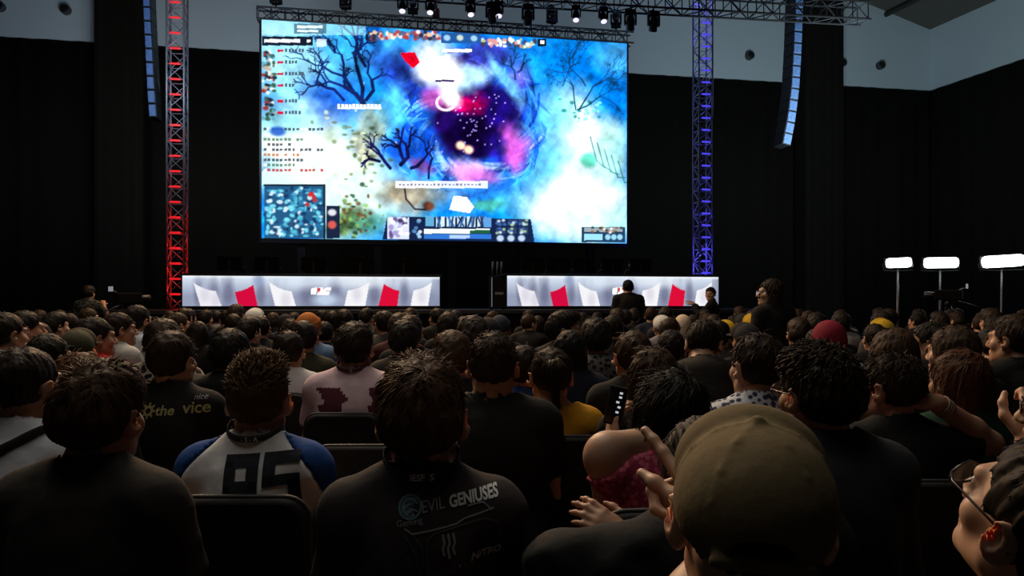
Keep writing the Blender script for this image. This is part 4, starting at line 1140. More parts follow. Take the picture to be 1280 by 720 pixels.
def game_picture():
    p = Pic(520, 300, 1.74); r = random.Random(5)
    p.mix((40, 148, 222), np.ones_like(p.u)); n = nz2(p.x, p.y, 3, 7)
    p.mix((20, 82, 178), np.clip(.35 + .5 * n, 0, .8)); p.mix((120, 205, 238), np.clip(-.15 + .6 * nz2(p.x, p.y, 8, 11), 0, .55))
    def B(cx, cy, rx, ry, c, a, soft=1., warp=.0, seed=0, rot=0): p.blob(*C2(cx, cy), rx / 1063, ry / 620, c, a, soft, warp, seed, rot)
    B(90, 170, 160, 120, (190, 238, 250), .85, 1.2, .03, 1); B(210, 290, 90, 70, (48, 98, 214), .75, 1, .02, 2); B(240, 110, 70, 60, (70, 170, 235), .7)
    B(950, 220, 190, 110, (22, 120, 204), .75, 1, .03, 5); B(1040, 170, 60, 60, (140, 210, 235), .5, 1, .03, 6); B(700, 120, 140, 40, (30, 110, 205), .6)
    B(140, 440, 210, 110, (250, 255, 255), 1, .9, .05, 9); B(260, 570, 190, 120, (232, 255, 248), .95, .9, .05, 10); B(70, 360, 90, 40, (140, 220, 230), .6)
    B(880, 400, 150, 130, (246, 255, 255), 1, .8, .06, 12); B(930, 590, 190, 130, (248, 255, 252), 1, .8, .05, 14); B(830, 330, 90, 60, (150, 238, 240), .8, 1, .04, 15); B(1010, 660, 130, 60, (206, 252, 236), .7, 1, .03, 16); B(830, 470, 70, 60, (110, 210, 240), .7, 1, .03, 17)
    B(1025, 450, 55, 90, (196, 240, 226), .75, .8, .03, 18); B(960, 462, 26, 24, (96, 208, 178), .8, .6, .02, 19)
    # ruined walls at the right: outlined slabs
    for a in range(5):
        x0 = 965 + 22 * a; p.line([C2(x0, 400 + 18 * a), C2(x0 + 20, 470 + 16 * a), C2(x0 + 45, 490 + 10 * a)], .003, (60, 120, 118), .8)
    # mouth of the swirl
    B(590, 350, 270, 225, (92, 178, 244), .9, .5, .05, 20); B(580, 350, 235, 195, (34, 96, 206), .8, .45, .05, 21)
    for k in range(150):
        a = r.uniform(0, 6.283); R = r.uniform(150, 245); c = r.choice([(150, 214, 250), (66, 140, 236), (30, 60, 170), (120, 190, 246), (200, 240, 255), (48, 104, 220)])
        pts = [C2(590 + math.cos(a + t * .5) * (R - t * 50), 360 + math.sin(a + t * .5) * (R - t * 50) * .84) for t in np.linspace(0, 1, 6)]; p.line(pts, r.uniform(.002, .010), c, .6)
    for k in range(120):
        a = r.uniform(0, 6.283); R = r.uniform(165, 250); cx, cy = 590 + math.cos(a) * R, 360 + math.sin(a) * R * .82; ll = r.uniform(20, 70); ww = r.uniform(6, 22); th = a + r.choice((1.57, 1.2, .3)) + r.gauss(0, .3)
        ux, uy = math.cos(th), math.sin(th)
        p.poly([C2(cx - ux * ll, cy - uy * ll), C2(cx + uy * ww, cy - ux * ww), C2(cx + ux * ll, cy + uy * ll)], r.choice([(150, 224, 255), (70, 160, 245), (28, 70, 180), (40, 100, 220), (110, 200, 250), (20, 40, 120)]), r.uniform(.3, .75))
    B(640, 165, 110, 40, (58, 44, 132), .75, .8, .03, 22); B(365, 175, 60, 60, (60, 84, 150), .6, .8, .04, 47); B(420, 220, 80, 60, (34, 46, 130), .8, .8, .03, 23)
    B(610, 350, 128, 110, (30, 14, 70), 1, .45, .04, 24); B(600, 390, 90, 70, (14, 6, 40), 1, .5, .03, 25); B(690, 300, 70, 60, (26, 16, 84), .9, .6, .03, 26, .6); B(690, 440, 46, 50, (40, 26, 120), .8, .6, .03, 27)
    B(575, 285, 60, 28, (206, 22, 96), .85, .8, .04, 28); B(485, 285, 30, 40, (226, 110, 200), .8, .9, .03, 29); B(745, 435, 38, 70, (226, 120, 214), .85, .9, .04, 30); B(600, 495, 66, 44, (244, 178, 226), .95, .9, .04, 31); B(640, 520, 50, 26, (206, 120, 220), .7); B(745, 225, 34, 40, (150, 90, 190), .5)
    B(420, 430, 70, 70, (34, 88, 196), .8, .8, .04, 32); B(365, 330, 44, 110, (110, 200, 250), .9, .7, .04, 33, .3); B(700, 230, 20, 90, (140, 214, 252), .8, .7, .03, 34, -.5); B(560, 215, 100, 34, (206, 244, 255), .9, .8, .04, 35)
    B(510, 190, 62, 58, (255, 255, 255), 1, .6, .05, 36); B(540, 275, 34, 34, (255, 255, 255), .95, .6, .03, 37); B(620, 555, 130, 26, (60, 130, 210), .8, .8, .03, 38)
    p.poly([C2(398, 152), C2(440, 150), C2(455, 180), C2(436, 198), C2(412, 176)], (214, 16, 50))
    ring = [C2(530 + 27 * math.cos(a), 298 + 22 * math.sin(a)) for a in np.linspace(-.6, 3.9, 16)]; p.line(ring, .006, (255, 240, 255))
    for cx, cy in ((573, 424), (596, 436)): B(cx, cy, 14, 13, (255, 214, 190), 1, .7)
    for k in range(60): B(r.gauss(620, 60), r.gauss(350, 50), 2.5, 2.5, (190, 170, 255), .9, .5)
    # ground, bushes and rocks
    B(440, 575, 120, 46, (170, 150, 120), .8, .9, .05, 40); B(300, 400, 46, 80, (176, 172, 140), .7, .8, .06, 41); B(262, 630, 58, 56, (70, 92, 58), .9, .8, .06, 42); B(230, 390, 30, 40, (150, 176, 150), .5, .8, .05, 43); B(320, 640, 40, 44, (60, 120, 100), .6, .8, .05, 44); B(640, 600, 70, 26, (90, 168, 130), .7, .8, .05, 45)
    p.poly([C2(540, 612), C2(552, 572), C2(590, 574), C2(612, 604), C2(600, 622)], (255, 255, 255)); B(480, 602, 16, 14, (110, 60, 40), .9, .6); B(455, 490, 40, 20, (120, 60, 110), .7, .8, .03, 46)
    for k in range(70): B(r.gauss(280, 45), r.gauss(430, 60), r.uniform(3, 9), r.uniform(3, 7), r.choice([(86, 110, 84), (230, 236, 214), (120, 130, 100)]), .8, .7)
    for k in range(60): B(r.gauss(262, 36), r.gauss(630, 36), r.uniform(3, 8), r.uniform(3, 7), r.choice([(40, 60, 36), (120, 150, 90), (92, 70, 50)]), .8, .7)
    for k in range(40): B(r.uniform(860, 1000), r.gauss(310, 26), r.uniform(2, 8), r.uniform(2, 6), r.choice([(30, 120, 120), (190, 250, 240), (120, 226, 196)]), .7, .7)
    # bare trees
    def branch(x, y, a, L, w, dep, c):
        if dep == 0 or L < 4: return
        x2, y2 = x + math.cos(a) * L, y - math.sin(a) * L; xm, ym = (x + x2) / 2 + r.gauss(0, L * .14), (y + y2) / 2 + r.gauss(0, L * .1)
        p.line([C2(x, y), C2(xm, ym), C2(x2, y2)], w, c)
        for k in range(r.choice((2, 3, 3))): branch(x2, y2, a + r.uniform(-1.0, 1.0), L * r.uniform(.4, .8), w * .6, dep - 1, c)
    nv = (22, 34, 74)
    for x, y, a, L, w in ((296, 300, 2.4, 70, .010), (302, 290, 1.3, 60, .008), (292, 300, 2.15, 95, .009), (290, 300, 1.7, 110, .009), (240, 290, 2.5, 60, .007), (215, 150, 2.0, 30, .006), (300, 190, 1.9, 70, .008)): branch(x, y, a, L, w, 5, nv)
    for x, y, a, L, w in ((930, 320, 1.0, 80, .0035), (920, 320, 1.7, 70, .003), (925, 320, .5, 80, .003), (950, 250, 2.3, 60, .003), (880, 250, 1.2, 60, .0025), (735, 230, 1.9, 40, .005), (740, 210, .9, 30, .004), (910, 170, 1.1, 30, .003)): branch(x, y, a, L, w, 5, (26, 58, 92))
    for x, y, a, L, w in ((400, 480, 1.2, 50, .009), (370, 490, 2.2, 46, .008), (430, 490, .6, 40, .008), (340, 470, 2.9, 30, .007), (480, 520, 1.4, 60, .005), (410, 470, 1.9, 44, .008)): branch(x, y, a, L, w, 4, (20, 22, 60))
    p.line([C2(410, 540), C2(415, 580), C2(440, 610), C2(470, 612)], .004, (40, 30, 40))
    p.C = np.clip(p.C, 0, 1); g = nz2(p.x, p.y, 60, 26); g2 = nz2(p.x, p.y, 61, 60); lm = p.C.mean(-1); p.C = np.clip(p.C * (1 + (.30 * g + .26 * g2) * np.clip(1.15 - lm, 0, 1))[..., None], 0, 1); gm = p.C.mean(-1, keepdims=True); p.C = np.clip(gm + (p.C - gm) * 1.3, 0, 1)
    # overlay: side list, top bar, map, bottom bar
    R = lambda x0, y0, x1, y1, c, a=1: p.poly([C2(x0, y0), C2(x1, y0 + 0), C2(x1, y1), C2(x0, y1)], c, a)
    R(17, 40, 300, 100, (206, 250, 240), .5); R(104, 66, 192, 96, (60, 100, 120), .75); R(112, 72, 182, 80, (220, 240, 240)); R(112, 85, 170, 91, (220, 240, 240))
    R(18, 104, 156, 131, (20, 28, 44)); R(24, 112, 120, 122, (226, 234, 240)); R(138, 114, 150, 121, (226, 234, 240)); R(165, 112, 192, 134, (230, 240, 240), .8)
    for k, y in enumerate((138, 172, 206, 240, 286, 320)):
        for q in range(14): B(r.uniform(20, 52), y + r.uniform(0, 30), r.uniform(3, 8), r.uniform(3, 7), r.choice([(30, 40, 50), (230, 240, 240), (150, 50, 50), (90, 160, 180), (60, 90, 70), (190, 170, 150)]), .95, .6)
        R(60, y + 4, 76, y + 12, (196, 30, 60))
        for q in range(r.randint(3, 7)): R(80 + q * 9, y + 2, 86 + q * 9, y + 12, (60, 70, 84), .85)
    for k in range(9):
        y = 372 + k * 15; c = r.choice([(190, 120, 70), (90, 120, 90), (60, 70, 80), (220, 232, 226), (190, 60, 60)])
        for q in range(r.randint(6, 15)): R(22 + q * 11, y, 30 + q * 11, y + 8, c if r.random() < .8 else (250, 250, 250), .85)
    B(60, 382, 22, 14, (40, 90, 190), .9, .6); R(18, 500, 190, 540, (226, 246, 232), .8)
    R(24, 540, 187, 696, (34, 84, 124)); 
    for q in range(190): B(r.uniform(30, 182), r.uniform(546, 690), r.uniform(3, 10), r.uniform(3, 8), r.choice([(20, 50, 90), (60, 150, 190), (120, 220, 236), (40, 110, 160), (220, 240, 246), (90, 190, 210)]), .85, .6)
    for q in range(5): B(r.uniform(120, 180), r.uniform(550, 600), 6, 6, (200, 40, 40), .9, .5)
    p.line([C2(24, 540), C2(187, 540), C2(187, 696)], .004, (10, 20, 40))
    R(192, 600, 230, 696, (24, 34, 60)); B(208, 620, 12, 10, (230, 230, 236), .9, .5); B(208, 656, 12, 12, (220, 90, 80), .9, .5)
    for k in range(12):
        x0 = 306 + k * 17.5 if k < 6 else 410 + (k - 6) * 17.5
        for q in range(6): B(x0 + r.uniform(0, 16), 98 + r.uniform(-8, 14), r.uniform(4, 8), r.uniform(4, 8), r.choice([(240, 240, 240), (40, 40, 60), (180, 60, 60), (230, 190, 160), (90, 90, 120)]), .95, .6)
    R(515, 92, 630, 124, (32, 84, 150)); B(533, 108, 10, 9, (170, 210, 240), .9, .5); B(571, 108, 10, 9, (210, 220, 200), .9, .5); B(612, 110, 10, 9, (170, 210, 240), .9, .5)
    for k in range(10):
        for q in range(5): B(636 + k * 16 + r.uniform(0, 16), 116 + r.uniform(-8, 14) + k * .8, r.uniform(4, 8), r.uniform(4, 8), r.choice([(250, 250, 250), (230, 240, 230), (60, 60, 80), (180, 190, 130), (220, 150, 140)]), .95, .6)
    R(802, 112, 830, 134, (14, 20, 34)); R(810, 117, 822, 127, (250, 250, 250)); R(300, 96, 306, 116, (14, 20, 34))
    R(520, 141, 606, 150, (250, 252, 255)); R(532, 150, 596, 153, (120, 130, 190)); R(500, 231, 555, 237, (60, 40, 100))
    for k in range(12): R(222 + k * 10.4, 302 + (k % 2), 230 + k * 10.4, 316, (250, 252, 250)); 
    R(222, 312, 346, 317, (250, 252, 250), .8)
    R(384, 528, 652, 549, (246, 246, 250), .85)
    for k in range(22): R(394 + k * 11 + (k % 3), 536, 401 + k * 11, 541, (90, 90, 130), .8)
    p.poly([C2(348, 700), C2(362, 632), C2(782, 640), C2(794, 710)], (18, 34, 70))
    R(362, 634, 424, 698, (206, 214, 236)); 
    for q in range(26): B(r.uniform(366, 420), r.uniform(636, 696), r.uniform(3, 9), r.uniform(3, 9), r.choice([(90, 70, 130), (240, 240, 250), (150, 140, 190), (40, 40, 80)]), .9, .6)
    for q in range(8): B(r.uniform(432, 456), r.uniform(640, 694), 6, 5, r.choice([(160, 210, 240), (220, 230, 240), (80, 130, 180)]), .9, .5)
    for k in range(5):
        x0 = 502 + k * 30; R(x0, 632, x0 + 24, 662, (196, 222, 240)); 
        for q in range(4): p.line([C2(x0 + r.uniform(2, 22), 634), C2(x0 + r.uniform(2, 22), 660)], .004, r.choice([(30, 50, 90), (60, 110, 170)]))
    R(470, 630, 496, 660, (90, 160, 200)); R(640, 636, 664, 664, (90, 150, 210))
    R(466, 668, 660, 682, (230, 246, 240)); R(466, 684, 664, 698, (46, 110, 200)); R(600, 672, 660, 682, (30, 90, 60)); R(540, 686, 600, 696, (220, 232, 250), .7)
    for i in range(3):
        for j in range(2):
            x0, y0 = 678 + i * 34, 640 + j * 24; R(x0, y0, x0 + 28, y0 + 19, (40, 60, 100))
            for q in range(5): B(x0 + r.uniform(2, 26), y0 + r.uniform(2, 17), 5, 4, r.choice([(200, 220, 236), (60, 100, 170), (160, 190, 150)]), .9, .6)
    for i in range(3): B(690 + i * 32, 696, 11, 10, (196, 220, 240), .9, .5)
    R(938, 664, 1074, 708, (30, 60, 92)); R(946, 666, 1066, 678, (226, 230, 214), .6)
    for q in range(16): B(r.uniform(946, 1066), r.uniform(664, 680), 5, 4, r.choice([(40, 60, 60), (230, 230, 220), (150, 90, 70)]), .9, .5)
    R(946, 684, 1004, 702, (150, 214, 244))
    for i in range(3): B(1020 + i * 19, 693, 9, 9, (160, 220, 244), .9, .4)
    return p
def flag_picture():
    p = Pic(380, 46, 8.35); p.mix((150, 158, 184), np.ones_like(p.u))
    p.mix((214, 226, 242), np.clip(1.15 - p.v * 1.7, 0, 1)); p.mix((116, 122, 150), np.clip(.5 * nz2(p.x * .6, p.y * .2, 4, 5), 0, .7)); p.mix((250, 252, 255), np.clip(1 - p.v * 9, 0, .8))
    B = lambda cx, cy, rx, ry, c, a, s=1.: p.blob((cx - 95) / 1150, (cy - 88) / 136, rx / 1150, ry / 136, c, a, s)
    for x, w in ((230, 22), (290, 26), (160, 16), (430, 20), (640, 40), (760, 30), (940, 24), (1080, 20)): B(x, 165, w, 60, (98, 100, 128), .6)
    B(420, 110, 24, 30, (146, 164, 196), .8); B(620, 105, 130, 40, (226, 238, 250), .7); B(720, 195, 60, 30, (206, 226, 246), .8); B(900, 110, 120, 30, (240, 246, 252), .6)
    q = lambda pts, c, a=1: p.poly([((x - 95) / 1150, (y - 88) / 136) for x, y in pts], c, a)
    def flag(x0, y0, x1, y1, xb0, xb1, sag, c):
        n = 6
        for i in range(n):
            a, b = i / n, (i + 1) / n; f = lambda t: y0 + (y1 - y0) * t + sag * 4 * t * (1 - t)
            q([(x0 + (x1 - x0) * a, f(a)), (x0 + (x1 - x0) * b, f(b)), (xb0 + (xb1 - xb0) * b, 226), (xb0 + (xb1 - xb0) * a, 226)], c)
    flag(142, 120, 236, 156, 172, 262, 8, (240, 240, 246)); flag(318, 160, 398, 128, 334, 418, 6, (214, 12, 62)); flag(466, 112, 566, 156, 494, 586, 10, (246, 246, 250))
    flag(818, 152, 918, 112, 802, 898, 8, (246, 246, 250)); flag(984, 120, 1056, 152, 958, 1046, 6, (222, 14, 56)); flag(1122, 150, 1208, 112, 1108, 1190, 8, (246, 246, 250))
    for x, y in ((190, 175), (236, 196), (540, 196), (1160, 180), (860, 170)): B(x, y, 22, 34, (206, 200, 216), .5)
    # white block logo with a red notch
    q([(654, 142), (680, 138), (676, 172), (650, 172)], (255, 255, 255)); q([(684, 138), (708, 138), (704, 174), (680, 174)], (255, 250, 250)); q([(683, 142), (694, 142), (692, 160), (681, 160)], (214, 60, 60))
    q([(712, 140), (744, 138), (742, 152), (710, 152)], (255, 255, 255)); q([(706, 158), (738, 156), (732, 174), (704, 174)], (255, 255, 255)); q([(706, 146), (718, 146), (716, 168), (704, 168)], (255, 255, 255))
    return p
def led_mat(name, strength):
    m = bpy.data.materials.new(name); m.use_nodes = True; nt = m.node_tree; nt.nodes.clear()
    o = nt.nodes.new('ShaderNodeOutputMaterial'); e = nt.nodes.new('ShaderNodeEmission'); a = nt.nodes.new('ShaderNodeVertexColor'); a.layer_name = 'picture'
    e.inputs['Strength'].default_value = strength; nt.links.new(a.outputs['Color'], e.inputs['Color']); nt.links.new(e.outputs[0], o.inputs[0]); return m
def led_panel(name, p, w, h, m, parent, y=0.0):
    ny, nx, _ = p.C.shape; V = np.zeros((ny, nx, 3)); V[..., 0] = (p.u - .5) * w; V[..., 2] = (1 - p.v) * h; V[..., 1] = y
    i = np.arange(ny * nx).reshape(ny, nx); Q = np.stack([i[1:, :-1], i[1:, 1:], i[:-1, 1:], i[:-1, :-1]], -1).reshape(-1, 4)
    me = mesh_np(name, V.reshape(-1, 3), Q, [m], smooth=False)
    at_ = me.attributes.new('picture', 'FLOAT_COLOR', 'POINT'); c = np.clip(p.C, 0, 1); c = np.where(c <= .04045, c / 12.92, ((c + .055) / 1.055) ** 2.4)
    at_.data.foreach_set('color', np.concatenate([c, np.ones((ny, nx, 1))], -1).astype(np.float32).ravel())
    return obj_me(name, me, parent)
# ---- the big screen
a = onplane(20.8, 327, 298); b = onplane(20.8, 783.5, 304); W = (Vector((b.x, b.y, 0)) - Vector((a.x, a.y, 0))).length; zb = (a.z + b.z) / 2; zt = (onplane(20.8, 327, 24).z + onplane(20.8, 783.5, 55).z) / 2; H = zt - zb
BS = thing('video_wall', 'huge bright video wall showing a blue swirling game battle', 'screen', ((a.x + b.x) / 2, (a.y + b.y) / 2, zb), AST)
led_panel('display', game_picture(), W, H, led_mat('big_screen_light', 1.3), BS)
bm = bmesh.new(); bx(bm, (-W / 2 - .06, .01, -.13), (W / 2 + .06, .22, H + .05), .01); obj_bm('cabinet', bm, BLACKMETAL, BS)
bm = bmesh.new()
for k in range(9): bx(bm, (-W / 2 + W * k / 8 - .04, .22, 0), (-W / 2 + W * k / 8 + .04, .40, H))
obj_bm('back_frame', bm, BLACKMETAL, BS)
for k in range(5):
    bm = bmesh.new(); bx(bm, (-W / 2 + W * (k + .5) / 5 - .1, .14, 1.245 - zb), (-W / 2 + W * (k + .5) / 5 + .1, .40, -.10)); obj_bm('support_leg', bm, BLACKMETAL, BS)
# ---- desks
fp = flag_picture()
def desk(px0, px1, label):
    a, b = onplane(17.6, px0, 382.5), onplane(17.6, px1, 382.5); W = math.hypot(b.x - a.x, b.y - a.y); zt = (onplane(17.6, px0, 345).z + onplane(17.6, px1, 346).z) / 2
    t = thing('screen_fronted_desk', label, 'desk', ((a.x + b.x) / 2, (a.y + b.y) / 2, 1.24), AST); zb = (a.z + b.z) / 2 - 1.24; h = zt - 1.24 - zb
    d = led_panel('display', fp, W, h, led_mat('desk_screen_light', 1.0), t); d.location.z = zb
    bm = bmesh.new(); bx(bm, (-W / 2 - .03, .008, 0), (W / 2 + .03, .10, zb + h + .01)); bx(bm, (-W / 2 - .03, -.012, 0), (W / 2 + .03, .008, zb - .004)); obj_bm('front_panel', bm, BLACKMETAL, t)
    bm = bmesh.new(); bx(bm, (-W / 2 - .06, -.015, zb + h + .012), (W / 2 + .06, .80, zb + h + .05), .006); obj_bm('table_top', bm, BLACK, t)
    for sx in (-1, 0, 1):
        bm = bmesh.new(); bx(bm, (sx * (W / 2 - .05) - .04, .10, 0), (sx * (W / 2 - .05) + .04, .76, zb + h + .012)); obj_bm('leg_panel', bm, BLACKMETAL, t)
    t['_w'] = W; t['_h'] = zb + h + .05
    return t
dl = desk(228, 549.5, 'long left desk on the stage, its front a screen of red and white flags')
dr_ = desk(634, 898, 'long right desk on the stage, its front a screen of red and white flags')
# monitors and players on the desks
def monitor(loc, label):
    t = thing('monitor', label, 'monitor', loc, AST + math.pi, 'monitors along the stage desks')
    bm = bmesh.new(); bx(bm, (-.27, -.018, .085), (.27, .018, .40), .008); obj_bm('housing', bm, mat('matte_black', (.004, .004, .004), .95, spec=.1), t)
    bm = bmesh.new(); bx(bm, (-.255, -.0195, .10), (.255, -.0175, .388)); obj_bm('panel', bm, mat('monitor_glass', (.01, .01, .012), .2, emit=(.3, .5, .8), strength=.12), t)
    bm = bmesh.new(); bx(bm, (-.025, .018, .0), (.025, .04, .30)); bx(bm, (-.12, -.06, 0), (.12, .10, .012), .004); obj_bm('stand', bm, BLACKMETAL, t)
def player(px, label, t, off, hair, sk=0):
    W, h = t['_w'], t['_h']
    p = onplane(17.6, px, 378) + EN * off
    pz = Pose(yaw=0, pitch=-.1, lean=.15, armL='fold', armR='fold', sleeve='long'); o = thing('person', label, 'person', (p.x, p.y, 1.24), AST + math.pi, None, .96)
    obj_me('body', make_body(pz, .017, .011, 'l'), o); obj_me('shirt', make_shirt(pz, .018, [cloth((24, 24, 28))]), o); obj_me('hair', make_hair(pz, hair, hairmat((18, 15, 13)), .011, 80, int(px)), o)
    if True:
        hs = bmesh.new(); H = lambda q: Vector(pz.hc + pz.Rh @ A3(q))
        tube(hs, [H((.098 * math.sin(q), -.01, .02 + .115 * math.cos(q))) for q in np.linspace(-1.75, 1.75, 16)], .012, 6)
        hp = obj_bm('headset', hs, BLACK, o, True)
        for sd in (-1, 1):
            hs = bmesh.new(); lathe(hs, [(.030, 0), (.042, .008), (.042, .028), (.030, .036)], Matrix.Translation(H((sd * .078, -.01, .0))) @ Matrix.Rotation(sd * math.pi / 2, 4, 'Y')); obj_bm('ear_cup', hs, mat('headset_grey', (.16, .17, .18), .5), hp)
def desk_point(t, fx, fy): 
    v = t.matrix_basis @ Vector((fx * t['_w'] / 2, fy, t['_h'])); return v
for t, side, pxs in ((dl, 'left', (282, 330, 390, 450, 506)), (dr_, 'right', (672, 704, 738, 774, 810))):
    for k, px in enumerate(pxs):
        nth = ('first', 'second', 'third', 'fourth', 'fifth')[k]
        v = t.matrix_basis.inverted() @ onplane(17.6, px, 378); q = t.matrix_basis @ Vector((v.x, .50, t['_h']))
        monitor(q, 'thin dark monitor, %s from the left on the %s desk' % (nth, side))
        player(px + 3, 'dim player in a headset seated %s from the left at the %s desk' % (nth, side), t, 1.30, ('short', 'fluffy')[k % 2])
# ---- rack between the desks
p = onplane(17.9, 623, 382); t = thing('equipment_rack', 'dark equipment rack with pale lit edges standing between the two desks', 'rack', (p.x, p.y, 1.24), AST)
bm = bmesh.new(); bx(bm, (-.16, 0, .03), (.19, .5, .78), .01); obj_bm('case', bm, BLACKMETAL, t)
bm = bmesh.new(); bx(bm, (-.165, -.012, .06), (-.145, -.001, .74)); obj_bm('lit_strip', bm, mat('strip_light', (.1, .1, .1), .5, emit=lin((120, 130, 150)), strength=.5), t)
bm = bmesh.new(); bx(bm, (-.08, -.008, .34), (.12, .0, .40)); obj_bm('name_plate', bm, mat('plate_grey', (.25, .25, .27), .5), t)
for sx in (-.11, .0, .1):
    bm = bmesh.new(); tube(bm, [(sx, .2, .76), (sx + .01, .2, 1.12)], .022); obj_bm('cable_post', bm, mat('post_grey', (.09, .10, .13), .4), t)
for sx in (-.12, .15):
    bm = bmesh.new(); tube(bm, [(sx, .25, .0), (sx, .25, .04)], .03); obj_bm('foot', bm, BLACK, t)

# ---- trusses
def lattice(L, w, bay, bar=.012, ch=.024):
    """box truss along +Z from the origin: four chords, rungs and diagonals"""
    chords = []
    for sx in (-1, 1):
        for sy in (-1, 1):
            bm = bmesh.new(); tube(bm, [(sx * w / 2, sy * w / 2, 0), (sx * w / 2, sy * w / 2, L)], ch, 10); chords.append(bm)
    bm = bmesh.new(); n = int(L / bay); c = [(-1, -1), (1, -1), (1, 1), (-1, 1)]
    for k in range(n + 1):
        z = min(L, k * bay)
        for i in range(4):
            a, b = c[i], c[(i + 1) % 4]
            tube(bm, [(a[0] * w / 2, a[1] * w / 2, z), (b[0] * w / 2, b[1] * w / 2, z)], bar, 6, False)
            if k < n: 
                p0, p1 = (a, b) if (k + i) % 2 else (b, a)
                tube(bm, [(p0[0] * w / 2, p0[1] * w / 2, z), (p1[0] * w / 2, p1[1] * w / 2, z + bay)], bar, 6, False)
    return chords, bm
TOWERM = mat('tower_tube', (.17, .17, .18), .4, .5)
def tower(px, label, col, zb, z0, nm, power, bay, em):
    p = onplane(z0, px, 378); L = 12.6
    t = thing('truss_tower', label, 'truss', (p.x, p.y, zb), AST)
    ch, lt = lattice(L - zb, .36, bay, .011, .022)
    for b in ch: obj_bm('chord', b, TOWERM, t)
    obj_bm('lattice', lt, TOWERM, t, True)
    for k in range(1, int((L - zb) / bay)):
        if k * bay > 9.4: break
        b = bmesh.new(); bx(b, (-.115, -.215, k * bay - .022), (.115, -.185, k * bay + .022), .008); obj_bm('led_bar', b, em, t)
    bm = bmesh.new(); bx(bm, (-.35, -.35, 0), (.35, .35, .03), .005); obj_bm('base_plate', bm, BLACKMETAL, t)
    # coloured lamps set inside the tower
    for k, (z, q) in enumerate(power):
        ld = bpy.data.lights.new(nm, 'POINT'); ld.color = col; ld.energy = q; ld.shadow_soft_size = .05
        lo = bpy.data.objects.new(nm, ld); COL.objects.link(lo); lo.location = (p.x, p.y, zb + z)
tower(221.5, 'tall box truss tower lit red, left of the big screen', (1, .02, .015), 1.24, 18.6, 'red_lamp', [(.25, 6), (.7, 6), (1.3, 5), (1.9, 3), (2.9, .8), (3.9, .8), (4.9, .8), (5.9, .8), (6.9, .8), (8.0, .8), (9.2, .8)], .34, mat('red_led', (.1, .01, .01), .4, emit=(1, .015, .02), strength=.75))
tower(878.5, 'tall box truss tower lit blue and violet, right of the big screen', (.10, .09, 1), 1.24, 18.6, 'blue_lamp', [(.25, 16), (.7, 14), (1.3, 12), (2.3, 3), (3.2, 2.4), (4.2, 2.4), (5.2, 2.4), (6.2, 3), (7.0, 8), (7.8, 14), (8.6, 16), (9.6, 16)], .30, mat('blue_led', (.02, .02, .1), .4, emit=(.09, .07, 1), strength=.8))
STEELD = mat('dark_truss_tube', (.07, .072, .078), .4, .5)
def span(a, b, w, bay, label, m, mid=False):
    a, b = Vector(a), Vector(b); d = b - a; L = d.length
    t = thing('overhead_truss', label, 'truss', a, 0)
    t.rotation_mode = 'XYZ'; t.rotation_euler = d.to_track_quat('Z', 'Y').to_euler()
    ch, lt = lattice(L, w, bay, .014, .026)
    for q in ch: obj_bm('chord', q, m, t)
    obj_bm('lattice', lt, m, t, True); return t
span(onplane(20.9, 322, 18), onplane(20.9, 790, 49), .30, .34, 'dark overhead truss lying along the top edge of the big screen', STEELD)
span(onplane(17.2, 395, -22), onplane(17.2, 1082, 17), .42, .42, 'overhead lighting truss above the screen with lamps hung below', mat('grey_truss_tube', (.075, .075, .08), .4, .5))
# ---- moving head lamps
def moving_head(loc, label, tilt, lit, up=False, s=1.0, yaw=0.0):
    t = thing('moving_head_lamp', label, 'stage light', loc, AST + yaw, 'stage lamps on the trusses', s)
    sg = 1 if up else -1
    bm = bmesh.new(); bx(bm, (-.17, -.13, min(0, sg * .13)), (.17, .13, max(0, sg * .13)), .02); obj_bm('base', bm, BLACK, t)
    bm = bmesh.new()
    for sx in (-1, 1): bx(bm, (sx * .165 - .03, -.07, min(sg * .12, sg * .46)), (sx * .165 + .03, .07, max(sg * .12, sg * .46)), .015)
    bx(bm, (-.19, -.07, min(sg * .12, sg * .17)), (.19, .07, max(sg * .12, sg * .17)), .015); obj_bm('yoke', bm, BLACK, t)
    M = Matrix.Translation((0, 0, sg * .40)) @ Matrix.Rotation(tilt, 4, 'X')
    bm = bmesh.new(); lathe(bm, [(.07, .22), (.115, .19), (.13, .05), (.128, -.10), (.135, -.20), (.125, -.21)], M, 20); hd = obj_bm('lamp_head', bm, BLACK, t)
    bm = bmesh.new(); lathe(bm, [(.118, -.200), (.118, -.214), (.07, -.226)], M, 20)
    obj_bm('lens', bm, mat('lens_lit', (.2, .2, .2), .2, emit=(.80, .74, 1.0), strength=1.3) if lit else mat('lens_dark', (.02, .02, .025), .1), hd)
    bm = bmesh.new(); tube(bm, [(0, 0, 0), (0, 0, -sg * .10)], .03); obj_bm('clamp', bm, BLACKMETAL, t)
names = ['leftmost', 'second', 'third', 'fourth', 'fifth', 'sixth', 'seventh', 'eighth', 'ninth', 'tenth']
HANG = [(503, 2, 1), (538, 3, 1), (588, 5, 1), (615, 17, 0), (623, 6, 1), (660, 6, 0), (720, 12, 1), (754, 14, 1), (788, 14, 0), (817, 15, 0)]
for k, (px, py, lit) in enumerate(HANG):
    p = onplane(17.2, px, -22 + (px - 395) * .0568); p.z -= .235 if not lit else .20
    moving_head(p, '%s stage lamp from the left hanging below the overhead lighting truss, %s' % (names[k], 'lens lit' if lit else 'unlit'), -.45 if lit else .5, lit, False, .58 if lit else .74, random.uniform(-.3, .3))
